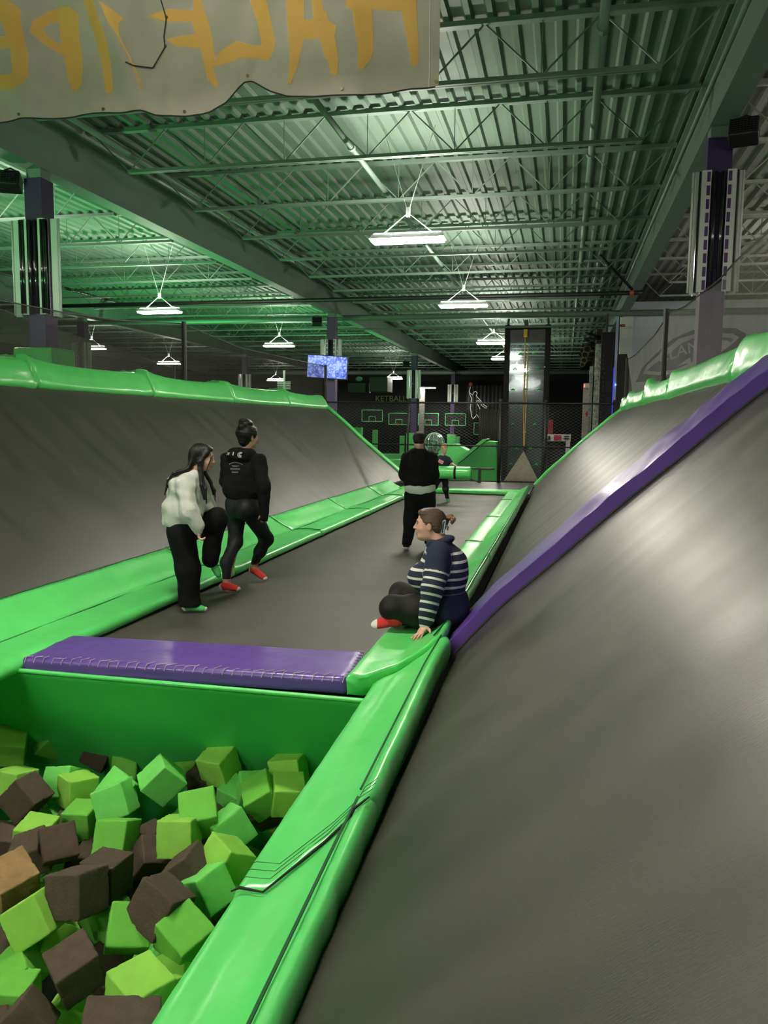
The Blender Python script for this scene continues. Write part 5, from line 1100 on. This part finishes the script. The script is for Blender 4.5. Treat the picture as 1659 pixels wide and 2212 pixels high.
# ---------------------------------------------------------------- woman in the black hoodie
J = dict(head=(-3.20, 7.8, 1.565), neck=(-3.235, 7.8, 1.425), chest=(-3.27, 7.8, 1.20), pel=(-3.275, 7.8, .88), shR=(-3.06, 7.74, 1.33), elR=(-2.985, 7.66, 1.075), wrR=(-2.995, 7.70, .80), shL=(-3.475, 7.86, 1.33), elL=(-3.52, 7.95, 1.09), wrL=(-3.45, 8.04, .90),
         hipL=(-3.365, 7.85, .82), knL=(-3.36, 7.80, .45), anL=(-3.345, 7.53, .095), hipR=(-3.18, 7.75, .82), knR=(-3.08, 7.98, .475), anR=(-3.275, 8.12, .155))
t = thing('person', 'person in a black hoodie and leggings with black hair piled in a bun, walking away', 'person', (-3.3, 7.75, 0))
HR = headR(52, 0); bR = Rz(88)
s = SDF((-3.75, 7.3, -.02), (-2.8, 8.35, 1.72), .0075); T = head(s, J['head'], HR, .97)
s.cap(T(-.025, 0, -.06), J['neck'], .05, .055, .03); s.ell(J['chest'], (.10, .165, .20), bR, .04); s.ell(J['pel'], (.115, .16, .12), bR, .05); s.cap(J['chest'], J['pel'], .10, .12, .05)
lim(s, [J['shR'], J['elR'], J['wrR']], [.045, .037, .025]); lim(s, [J['shL'], J['elL'], J['wrL']], [.045, .037, .025])
hand(s, J['wrR'], (0, .1, -1), (-.5, .8, 0), -1, .95, (45, 50, 40)); hand(s, J['wrL'], (.1, .1, -1), (.6, .3, 0), 1, .95, (30, 40, 30))
lim(s, [J['hipL'], J['knL'], J['anL']], [.085, .052, .034], .04); lim(s, [J['hipR'], J['knR'], J['anR']], [.085, .052, .034], .04)
fL = ((-3.40, 7.505, .004), (-3.195, 7.49, .004)); fR = ((-3.345, 8.145, .085), (-3.135, 8.075, .008)); foot(s, *fL, ankle=J['anL']); foot(s, *fR, ankle=J['anR'])
s.mesh('body', M_SKIN2, t); face_parts(t, J['head'], HR, .97, M_LIP, M_HAIRB)
for f, an, cz in ((fL, J['anL'], .10), (fR, J['anR'], .165)):
    h_, q_ = A(f[0]), A(f[1]); d = U(q_-h_)
    sock('sock', f, [('heel_patch', tuple(h_-d*.005+A((0, 0, .02))), .05, M_WSOCK), ('toe_patch', tuple(q_+d*.02), .045, M_WSOCK), ('cuff', (an[0], an[1], cz+.015), .0, M_WSOCK)][:2], M_RED, t, an, q=.95, cutp=((0, 0, cz), (0, 0, 1)))
    MB().tube([(an[0], an[1], cz-.012), (an[0], an[1], cz+.006)], [.041, .039], 14).build('sock_cuff', M_WSOCK, t, smooth=True)
s = SDF((-3.6, 7.4, .09), (-2.9, 8.3, 1.05), .008); s.ell(J['pel'], (.14, .185, .14), bR, .05)
s.ell((-3.33, 7.74, .82), (.10, .10, .11), None, .05); s.ell((-3.20, 7.68, .82), (.10, .10, .11), None, .05)
lim(s, [J['hipL'], J['knL'], (-3.375, 7.60, .27), (-3.345, 7.535, .125)], [.112, .070, .058, .042], .05); lim(s, [J['hipR'], J['knR'], (-3.17, 8.02, .33), (-3.27, 8.115, .185)], [.112, .070, .060, .042], .05)
s.wrinkle(.0015, (30, 30, 30), 5); s.cut((0, 0, .98), (0, 0, 1)); s.mesh('leggings', M_LEG, t)
s = SDF((-3.75, 7.4, .70), (-2.8, 8.3, 1.52), .008)
s.ell(A(J['chest'])+A((0, 0, .0)), (.145, .21, .22), bR, .05); s.ell((-3.275, 7.8, 1.02), (.165, .225, .16), bR, .05); s.cap((-3.19, 7.79, 1.34), (-3.35, 7.83, 1.34), .085, .085, .05)
lim(s, [J['shR'], J['elR'], J['wrR']], [.074, .068, .052], .04); lim(s, [J['shL'], J['elL'], J['wrL']], [.074, .068, .052], .04); s.cap(A(J['wrR'])+A((0, 0, .02)), A(J['wrR'])-A((0, 0, .065)), .048, .044, .015)
s.cap((-3.16, 7.73, 1.395), (-3.36, 7.78, 1.395), .06, .06, .04); s.ell((-3.27, 7.69, 1.375), (.085, .13, .06), bR, .03)
s.wrinkle(.009, (24, 24, 15), 19); s.ell(A(J['neck'])+A((0.01, 0.01, .08)), (.075, .075, .09), None, .01, 'sub'); s.cut((0, 0, .90), (0, 0, -1)); s.cap(J['elR'], J['wrR'], .066, .050, .02); s.cap(A(J['wrR'])+A((0, 0, .02)), A(J['wrR'])-A((0, 0, .06)), .046, .042, .012); hd = s.mesh('hoodie', M_BLKF, t)
# printed lettering on the back and hood: small bars of text and ring
def back_pt(u, z, r=.152):   # on the back of the torso, u metres to the right of the spine
    a = math.atan2(u, .20); p = bR @ A((-r*math.cos(a), -.21*math.sin(a)*1.0, 0)); return Vector((-3.27+p[0], 7.8+p[1], z))
wb = MB(); rr = random.Random(5)
def back_ray(u, z):
    # cast onto the hoodie from behind
    d = Vector(tuple(bR @ A((1, 0, 0)))); rt = Vector(tuple(bR @ A((0, -1, 0)))); o_ = Vector((-3.27, 7.8, z))+rt*u-d*.6
    ok, loc, nn, _ = hd.ray_cast(o_-Vector(t.location), d)
    return (loc+Vector(t.location)-d*.003) if ok else None
def print_line(wb, pts, r):
    P = [p for p in (back_ray(u, z) for u, z in pts) if p is not None]
    if len(P) > 1: wb.tube(P, r, 4)
for k in range(12):
    a = -1+2*k/11; u0 = -.02+a*.075; z0 = 1.305-.018*a*a
    print_line(wb, [(u0-.004, z0-.005), (u0+.001, z0+.006), (u0+.004, z0-.004)], .0018)
for z, wdt in ((1.272, .045), (1.264, .03), (1.243, .055), (1.235, .055), (1.210, .035), (1.202, .035)):
    x = -.02-wdt
    while x < -.02+wdt:
        L = rr.uniform(.006, .016); print_line(wb, [(x, z), (min(x+L, -.02+wdt), z)], .0016); x += L+.004
wb.build('back_print', mat('white_print', (.6, .6, .58), .7), t)
wb = MB()
def hp(u, z): return back_ray(u, z)
for (pts) in ([(-.10, 1.385), (-.065, 1.405)], [(-.10, 1.405), (-.068, 1.385)], [(-.02, 1.413), (-.018, 1.381)], [(.058+.024*math.cos(q), 1.388+.024*math.sin(q)) for q in [.9+.45*i for i in range(11)]], [(.062+.012*math.cos(q), 1.39+.012*math.sin(q)) for q in [.9+.45*i for i in range(11)]]):
    print_line(wb, pts, .0052)
wb.build('hood_print', MATS['white_print'], t)
s = SDF((-3.4, 7.6, 1.38), (-3.0, 8.0, 1.78), .006); hair_cap(s, T, HR, .97); s.ell(T(-.03, 0, .045), (.115, .10, .095), HR, .02); s.ell(T(-.035, 0, .140), (.075, .075, .052), None, .015); s.ell(T(-.05, .015, .175), (.052, .05, .028), None, .015); s.ell(T(-.085, -.02, .11), (.05, .06, .045), None, .01); s.cap(T(-.07, 0, -.05), T(-.045, 0, -.085), .045, .03, .02)
s.wrinkle(.0035, (70, 70, 60), 3); s.ell(T(.078, 0, -.012), (.050, .064, .088), HR, .012, 'sub'); s.ell(T(.0, -.085, -.01), (.02, .03, .035), HR, .01, 'sub'); s.mesh('hair', M_HAIRB, t)
# ---------------------------------------------------------------- man seen from behind
J = dict(head=(-1.945, 10.8, 1.498), neck=(-1.95, 10.83, 1.37), chest=(-1.94, 10.85, 1.12), pel=(-1.925, 10.85, .77), shL=(-2.125, 10.85, 1.255), elL=(-2.145, 10.82, 1.02), wrL=(-2.06, 11.08, .955), shR=(-1.765, 10.85, 1.26), elR=(-1.735, 10.82, 1.03), wrR=(-1.83, 11.08, .965),
         hipL=(-2.015, 10.85, .72), knL=(-2.045, 10.80, .38), anL=(-2.075, 10.72, .07), hipR=(-1.835, 10.85, .72), knR=(-1.80, 10.88, .38), anR=(-1.79, 10.93, .07))
t = thing('person', 'person in a black hoodie and black trousers standing with his back to the viewer', 'person', (-1.93, 10.8, 0))
HR = headR(98, 10); bR = Rz(95)
s = SDF((-2.4, 10.4, -.02), (-1.5, 11.4, 1.66), .009); T = head(s, J['head'], HR, 1.0); s.cap(T(-.03, 0, -.06), J['neck'], .058, .062, .03)
s.ell(J['chest'], (.12, .18, .21), bR, .04); s.ell(J['pel'], (.13, .165, .13), bR, .05); s.cap(J['chest'], J['pel'], .12, .13, .05)
for q in 'LR':
    lim(s, [J['sh'+q], J['el'+q], J['wr'+q]], [.05, .042, .028]); lim(s, [J['hip'+q], J['kn'+q], J['an'+q]], [.09, .06, .038], .04)
hand(s, J['wrL'], (.6, .7, .1), (0, .2, 1), 1, 1, (30, 40, 30)); hand(s, J['wrR'], (-.6, .7, .1), (0, .2, 1), -1, 1, (30, 40, 30))
fL = ((-2.07, 10.75, .004), (-2.115, 10.55, .004)); fR = ((-1.79, 10.88, .004), (-1.76, 11.1, .004))
fL = ((-2.075, 10.66, .004), (-2.10, 10.87, .004)); foot(s, *fL, ankle=J['anL']); foot(s, *fR, ankle=J['anR']); s.mesh('body', M_SKIN, t)
face_parts(t, J['head'], HR, 1.0, M_LIP, M_HAIRD)
for f, an in ((fL, J['anL']), (fR, J['anR'])): sock('sock', f, [], M_WSOCK, t, an, q=1, e=.006, cutp=((0, 0, .035), (0, 0, 1))); sock('sock_upper', f, [], M_BLKF, t, an, q=1, e=.005, cutp=((0, 0, .12), (0, 0, 1)))
s = SDF((-2.3, 10.5, .03), (-1.55, 11.2, 1.0), .009); s.ell(J['pel'], (.155, .20, .15), bR, .05)
for q in 'LR': lim(s, [J['hip'+q], J['kn'+q], A(J['an'+q])+A((0, 0, .02))], [.128, .095, .072], .05)
s.wrinkle(.008, (18, 18, 14), 29); s.cut((0, 0, .9), (0, 0, 1)); s.cut((0, 0, .05), (0, 0, -1)); s.mesh('trousers', M_BLKT, t)
s = SDF((-2.3, 10.5, .72), (-1.55, 11.2, .95), .009); s.ell((-1.925, 10.85, .84), (.18, .218, .16), bR, .03); s.cut((-1.92, 0, .765), (-.06, 0, -1)); s.cut((0, 0, .93), (0, 0, 1)); s.mesh('white_shirt_hem', M_TEE, t)
s = SDF((-2.4, 10.45, .74), (-1.45, 11.3, 1.45), .009); s.ell(J['chest'], (.165, .205, .23), bR, .05); s.ell((-1.93, 10.85, .93), (.185, .225, .14), bR, .05); s.cap((-1.84, 10.85, 1.285), (-2.04, 10.85, 1.285), .09, .09, .05)
for q in 'LR': lim(s, [J['sh'+q], J['el'+q], J['wr'+q]], [.080, .076, .060], .04)
s.cap((-1.87, 10.76, 1.33), (-2.02, 10.76, 1.33), .055, .055, .04); s.ell((-1.945, 10.72, 1.27), (.11, .05, .09), None, .04)
s.wrinkle(.010, (24, 24, 15), 39); s.ell(A(J['neck'])+A((0, .02, .07)), (.075, .075, .08), None, .01, 'sub'); s.cut((-1.92, 0, .815), (-.03, 0, -1)); s.mesh('hoodie', M_BLKF, t)
s = SDF((-2.1, 10.65, 1.38), (-1.8, 11.0, 1.66), .007); s.ell(T(-.018, 0, .035), (.103, .084, .088), HR, .02); s.ell(T(-.05, 0, -.015), (.055, .072, .06), HR, .02); s.ell(T(.04, 0, .09), (.05, .06, .035), HR, .02); s.wrinkle(.003, (70, 70, 50), 3)
s.ell(T(.08, 0, -.02), (.055, .07, .085), HR, .012, 'sub'); s.mesh('hair', M_HAIRD, t)
# ---------------------------------------------------------------- boy facing the viewer
J = dict(head=(-2.585, 17.5, 1.185), neck=(-2.60, 17.5, 1.045), chest=(-2.605, 17.5, .87), pel=(-2.61, 17.5, .60), shL=(-2.49, 17.48, .965), elL=(-2.40, 17.45, .86), wrL=(-2.35, 17.36, .845), shR=(-2.725, 17.48, .965), elR=(-2.82, 17.42, .83), wrR=(-2.80, 17.28, .84),
         hipL=(-2.545, 17.5, .56), knL=(-2.52, 17.42, .31), anL=(-2.495, 17.58, .075), hipR=(-2.67, 17.5, .56), knR=(-2.78, 17.5, .35), anR=(-2.91, 17.85, .20))
t = thing('person', 'smiling person in a dark T-shirt facing the viewer, holding the green cylinder', 'person', (-2.6, 17.5, 0))
HR = headR(-86, -2, 8); bR = Rz(-84)
s = SDF((-3.1, 17.1, -.02), (-2.15, 18.15, 1.36), .008); T = head(s, J['head'], HR, .93); s.cap(T(-.025, 0, -.06), J['neck'], .042, .045, .03); s.ell(J['chest'], (.08, .125, .15), bR, .04); s.ell(J['pel'], (.085, .115, .09), bR, .05); s.cap(J['chest'], J['pel'], .08, .085, .05)
for q in 'LR': lim(s, [J['sh'+q], J['el'+q], J['wr'+q]], [.036, .030, .022]); lim(s, [J['hip'+q], J['kn'+q], J['an'+q]], [.062, .045, .03], .04)
hand(s, J['wrL'], (.8, -.3, -.25), (0, -.1, -1), 1, .8, (15, 20, 20)); hand(s, J['wrR'], (.3, -.3, -.2), (0, -.1, -1), -1, .8, (15, 20, 20))
fL = ((-2.49, 17.64, .02), (-2.455, 17.47, .004)); fR = ((-2.94, 17.93, .2), (-2.93, 17.85, .03)); foot(s, *fL, ankle=J['anL'], q=.8); foot(s, *fR, up=(0, -1, .3), ankle=J['anR'], q=.8)
s.mesh('body', M_SKIN, t); face_parts(t, J['head'], HR, .93, M_LIP, M_HAIRL, smile=1)
sock('sock', fL, [], M_GSOCK, t, J['anL'], q=.8, e=.006, cutp=((0, 0, .09), (0, 0, 1))); sock('sock', fR, [], M_GSOCK, t, J['anR'], q=.8, e=.006, up=(0, -1, .3))
s = SDF((-3.0, 17.2, .08), (-2.3, 18.05, .75), .008); s.ell(J['pel'], (.105, .14, .10), bR, .05)
for q in 'LR': lim(s, [J['hip'+q], J['kn'+q], J['an'+q]], [.085, .062, .045], .05)
s.wrinkle(.003, (25, 25, 15), 49); s.cut((0, 0, .105), (0, 0, -1)) if False else None; tr = s.mesh('trousers', M_NAVY, t)
MB().tube([(-2.475, 17.47, .54), (-2.465, 17.40, .31), (-2.455, 17.55, .10)], [.012, .016, .012], 6).build('side_stripe', M_TEE, tr)
s = SDF((-2.95, 17.2, .52), (-2.3, 17.8, 1.1), .008); s.ell(J['chest'], (.105, .15, .17), bR, .04); s.ell((-2.61, 17.5, .70), (.11, .15, .13), bR, .04); s.cap((-2.54, 17.49, .985), (-2.67, 17.49, .985), .055, .055, .04)
s.cap(J['shL'], A(J['shL'])*.35+A(J['elL'])*.65, .058, .050, .03); s.cap(J['shR'], A(J['shR'])*.35+A(J['elR'])*.65, .058, .050, .03); s.wrinkle(.004, (22, 22, 12), 59); s.ell(A(J['neck'])+A((0, -.01, .05)), (.05, .05, .05), None, .01, 'sub'); s.cut((0, 0, .58), (0, 0, -1)); ts = s.mesh('t_shirt', M_NAVY, t)
MB().box((-2.63, 17.375, .905), (.115, .006, .075), Matrix.Rotation(.45, 3, 'Y')).build('pink_label', mat('pink_sticker', (.75, .30, .33), .6), ts)
wb = MB(); Rl = Matrix.Rotation(.45, 3, 'Y')
for k in range(4): wb.box(Vector((-2.63, 17.37, .905))+Rl @ Vector((-.03+.02*k, 0, .0)), (.006, .003, .03), Rl)
wb.build('label_writing', MATS['notice_red'], ts)
s = SDF((-2.72, 17.35, 1.06), (-2.45, 17.65, 1.34), .007); s.ell(T(-.022, 0, .038), A((.098, .080, .085))*.93, HR, .02); s.ell(T(-.04, 0, .0), A((.06, .074, .07))*.93, HR, .02); s.ell(T(.04, 0, .092), A((.05, .06, .03))*.93, HR, .02); s.wrinkle(.003, (80, 80, 50), 3); s.ell(T(.085, 0, -.02), (.055, .07, .088), HR, .012, 'sub'); s.mesh('hair', M_HAIRL, t)
# green cylinder pad
cy = thing('cylinder_pad', 'green padded cylinder with a black strap held by the smiling boy', 'padded cylinder', (-2.55, 17.22, .68))
n_ = 40; b = MB(); pts = [(-3.15, 17.22, .68), (-3.14, 17.22, .68), (-3.12, 17.22, .68)]+[(-3.1+1.14*i/20, 17.22, .68) for i in range(21)]+[(-1.945, 17.22, .68), (-1.935, 17.22, .68)]
b.tube(pts, [.11, .125, .136]+[.138]*21+[.130, .115], n_); b.build('foam_body', M_GREEN, cy, smooth=True)
MB().tube([(-2.31, 17.22, .68), (-2.26, 17.22, .68)], .142, 32, cap=False).build('black_strap', M_BLACKM, cy, solid=.004)
# ---------------------------------------------------------------- seated woman in the striped sweater
J = dict(head=(-.985, 6.0, .955), neck=(-.915, 6.0, .835), chest=(-.89, 6.0, .60), pel=(-.85, 6.0, .29), shL=(-.885, 5.84, .735), elL=(-.905, 5.70, .525), wrL=(-.955, 5.68, .275), shR=(-.90, 6.17, .73), elR=(-.96, 6.33, .50), wrR=(-1.02, 6.40, .30),
         hipL=(-.88, 5.90, .27), knL=(-1.225, 5.80, .33), anL=(-1.10, 6.10, .20), hipR=(-.88, 6.10, .27), knR=(-1.265, 6.28, .345), anR=(-1.20, 5.86, .20))
t = thing('person', 'seated person in a navy sweater with white stripes and brown hair clipped up', 'person', (-.95, 6.0, .15))
HR = headR(186, 2, 0); bR = Rz(184)
s = SDF((-1.55, 5.4, .12), (-.55, 6.6, 1.12), .0065); T = head(s, J['head'], HR, 1.06)
s.ell(T(.03, 0, -.08), (.06, .055, .035), HR, .03); s.cap(T(-.03, 0, -.05), J['neck'], .064, .07, .03)
s.ell(J['chest'], (.13, .17, .19), bR, .04); s.ell(J['pel'], (.14, .19, .12), bR, .05); s.cap(J['chest'], J['pel'], .13, .15, .05)
lim(s, [J['shL'], J['elL'], J['wrL']], [.055, .043, .028]); lim(s, [J['shR'], J['elR'], J['wrR']], [.055, .043, .028])
hand(s, A((-.955, 5.675, .245)), (-.25, -.75, -.50), (0, -.55, -1), 1, 1.0, (-12, 4, 4), 13, thumb_out=60); hand(s, J['wrR'], (-.6, .2, -.4), (0, 0, -1), -1, .95, (5, 10, 10), 8)
lim(s, [J['hipL'], J['knL'], J['anL']], [.10, .065, .038], .04); lim(s, [J['hipR'], J['knR'], J['anR']], [.10, .065, .038], .04)
fF = ((-1.15, 5.80, .215), (-1.355, 5.755, .185)); fB = ((-1.08, 6.16, .19), (-1.22, 6.30, .18)); foot(s, *fF, up=(.1, -.3, .9), ankle=J['anR']); foot(s, *fB, ankle=J['anL'])
s.mesh('body', M_SKIN, t); face_parts(t, J['head'], HR, 1.06, M_LIP, M_HAIRN, smile=.8)
sock('sock', fF, [('toe_patch', (-1.375, 5.75, .20), .065, M_WSOCK)], M_RED, t, J['anR'], q=1.02, e=.006, up=(.1, -.3, .9)); sock('sock', fB, [], M_RED, t, J['anL'], q=1.02, e=.006)
s = SDF((-1.5, 5.5, .12), (-.55, 6.6, .6), .008); s.ell(A(J['pel'])+A((.01, 0, -.02)), (.175, .225, .13), bR, .05)
lim(s, [J['hipL'], (-1.05, 5.84, .315), J['knL'], (-1.14, 5.97, .25), J['anL']], [.125, .118, .092, .075, .06], .05); lim(s, [J['hipR'], (-1.05, 6.18, .315), J['knR'], (-1.26, 6.05, .27), (-1.19, 5.90, .225)], [.125, .11, .085, .07, .05], .04)
s.wrinkle(.002, (25, 25, 25), 69); s.cut((0, 0, .145), (0, 0, -1)); s.mesh('leggings', mat('charcoal_stretch', (.009, .008, .008), .7, spec=.3), t)
# sweater
s = SDF((-1.35, 5.5, .20), (-.55, 6.55, .92), .0065)
s.ell(J['chest'], (.165, .215, .22), bR, .05); s.ell((-1.01, 5.90, .56), (.125, .115, .10), None, .05); s.ell((-1.01, 6.10, .56), (.125, .115, .10), None, .05); s.ell((-.89, 6.0, .39), (.205, .245, .155), None, .05)
s.cap((-.895, 5.90, .755), (-.905, 6.10, .755), .088, .088, .05); s.ell((-.80, 6.0, .60), (.12, .18, .19), None, .04); s.ell((-.815, 6.0, .30), (.155, .235, .14), None, .05)
lim(s, [J['shL'], J['elL'], (-.945, 5.685, .30)], [.092, .080, .060], .035); lim(s, [J['shR'], J['elR'], J['wrR']], [.092, .080, .060], .035)
s.cap((-.945, 5.685, .32), (-.955, 5.678, .255), .048, .042, .012)
s.wrinkle(.0045, (18, 18, 14), 79); s.ell(A(J['neck'])+A((-.02, 0, .06)), (.080, .075, .075), None, .012, 'sub'); s.cut((0, 0, .235), (.0, 0, -1))
M_SW = bpy.data.materials.new('striped_knit'); M_SW.use_nodes = True; nt = M_SW.node_tree; bb = nt.nodes['Principled BSDF']; bb.inputs['Roughness'].default_value = .9
at = nt.nodes.new('ShaderNodeAttribute'); at.attribute_name = 'stripe'; cr = nt.nodes.new('ShaderNodeValToRGB'); cr.color_ramp.interpolation = 'CONSTANT'
fr_ = nt.nodes.new('ShaderNodeMath'); fr_.operation = 'FRACT'; gt = nt.nodes.new('ShaderNodeMath'); gt.operation = 'GREATER_THAN'; gt.inputs[1].default_value = 0.0
ml = nt.nodes.new('ShaderNodeMath'); ml.operation = 'MULTIPLY'; lt = nt.nodes.new('ShaderNodeMath'); lt.operation = 'LESS_THAN'; lt.inputs[1].default_value = .30
mxc = nt.nodes.new('ShaderNodeMix'); mxc.data_type = 'RGBA'; mxc.inputs[6].default_value = (.012, .018, .045, 1); mxc.inputs[7].default_value = (.62, .62, .55, 1)
nt.links.new(at.outputs['Fac'], fr_.inputs[0]); nt.links.new(at.outputs['Fac'], gt.inputs[0]); nt.links.new(fr_.outputs[0], lt.inputs[0]); nt.links.new(lt.outputs[0], ml.inputs[0]); nt.links.new(gt.outputs[0], ml.inputs[1])
nt.links.new(ml.outputs[0], mxc.inputs[0]); nt.links.new(mxc.outputs[2], bb.inputs['Base Color']); MATS['striped_knit'] = M_SW
n2 = nt.nodes.new('ShaderNodeTexNoise'); n2.inputs['Scale'].default_value = 160; bp = nt.nodes.new('ShaderNodeBump'); bp.inputs['Strength'].default_value = .25; bp.inputs['Distance'].default_value = .01; nt.links.new(n2.outputs[0], bp.inputs['Height']); nt.links.new(bp.outputs[0], bb.inputs['Normal'])
sw = s.mesh('sweater', M_SW, t)
V = s.V
def segd(V, a, b):
    a, b = A(a), A(b); ab = b-a; tt = np.clip(((V-a) @ ab)/(ab @ ab), 0, 1); return np.linalg.norm(V-a-tt[:, None]*ab, axis=1), tt*np.linalg.norm(ab)
val = (.765-V[:, 2]-.0)/.063           # torso rings
val = np.where(V[:, 2] < .455, -1, val); val = np.where(V[:, 2] > .765, -1, val)
# keep the yoke plain in front and on the shoulder
for (sh, el, wr) in ((J['shL'], J['elL'], (-.955, 5.678, .255)), (J['shR'], J['elR'], J['wrR'])):
    d1, l1 = segd(V, sh, el); d2, l2 = segd(V, el, wr); La = np.linalg.norm(A(el)-A(sh)); Lb = np.linalg.norm(A(wr)-A(el)); onarm = (np.minimum(d1-.092, d2-.075) < .012) & (abs(V[:, 1]-6.0) > .17)
    ax_ = A(wr)-A(sh); Ls = np.linalg.norm(ax_); along = ((V-A(sh)) @ (ax_/Ls))*(La+Lb)/Ls
    va = (along-.118)/.0605; val = np.where(onarm, np.where(va < 0, -1, va), val)
at_ = sw.data.attributes.new('stripe', 'FLOAT', 'POINT'); at_.data.foreach_set('value', val.astype(np.float32))
M_COLLAR = mat('navy_knit', (.012, .018, .045), .9)
s = SDF((-1.12, 5.85, .74), (-.72, 6.15, .92), .006); s.cap((-.955, 5.93, .815), (-.955, 6.07, .815), .04, .04, .02); s.ell((-.90, 6.0, .825), (.115, .115, .045), Ry(-18), .02); s.ell((-.93, 6.0, .87), (.085, .08, .075), Ry(-10), .01, 'sub'); s.mesh('collar', M_COLLAR, t)
zp = []
for z_ in (.79, .775, .76, .745, .73):
    ok_, lc_, _n, _i = sw.ray_cast(Vector((-1.6, 5.955, z_))-Vector(t.location), Vector((1, 0, 0)))
    if ok_: zp.append(lc_+Vector(t.location)-Vector((.003, 0, 0)))
if len(zp) > 1: MB().tube(zp, .004, 5).build('zip', M_WHITE, t)
# hair, bun and clip
s = SDF((-1.12, 5.85, .82), (-.72, 6.15, 1.12), .006); s.ell(T(-.022, 0, .036), A((.100, .083, .088))*1.06, HR, .02); s.ell(T(-.055, 0, -.01), A((.062, .076, .078))*1.06, HR, .02); s.ell(T(.035, 0, .088), A((.05, .062, .03))*1.06, HR, .02)
s.cap(T(-.10, 0, .01), T(-.125, 0, .035), .035, .022, .02); s.wrinkle(.0022, (20, 80, 80), 3); s.ell(T(.090, 0, -.02), (.052, .078, .093), HR, .012, 'sub')
for sg in (-1, 1): s.ell(T(.040, sg*.085, -.050), (.040, .035, .052), HR, .012, 'sub'); s.ell(T(-.0, sg*.088, -.012), (.022, .02, .034), HR, .008, 'sub')
s.mesh('hair', M_HAIRN, t)
s = SDF((-.95, 5.9, .88), (-.70, 6.1, 1.08), .005); s.cap(T(-.115, 0, .045), T(-.150, 0, .055), .018, .020, .01); s.cap(T(-.15, 0, .055), T(-.172, .01, .035), .022, .018, .01); s.cap(T(-.172, .01, .035), T(-.160, 0, .010), .018, .012, .01); s.ell(T(-.158, 0, .038), (.006, .05, .006), HR, .004, 'sub'); s.wrinkle(.002, (100, 60, 100), 4); s.mesh('hair_bun', M_HAIRL, t)
cl = MB(); M_CLIP = mat('grey_blue_clip', (.34, .42, .45), .4)
ca, cb2, cc, cd_ = (-.100, .055, .030), (-.118, .055, .035), (-.082, .055, -.062), (-.103, .055, -.055)
for a, b_ in ((ca, cb2), (cb2, cd_), (cd_, cc), (cc, ca)): cl.tube([tuple(T(a[0], a[1], a[2])), tuple(T(b_[0], b_[1], b_[2]))], .006, 6)
cl.tube([tuple(T(-.112, .05, .0)), tuple(T(-.135, .03, -.015)), tuple(T(-.128, .03, -.04))], .007, 6); cl.build('hair_clip', M_CLIP, t, smooth=False)
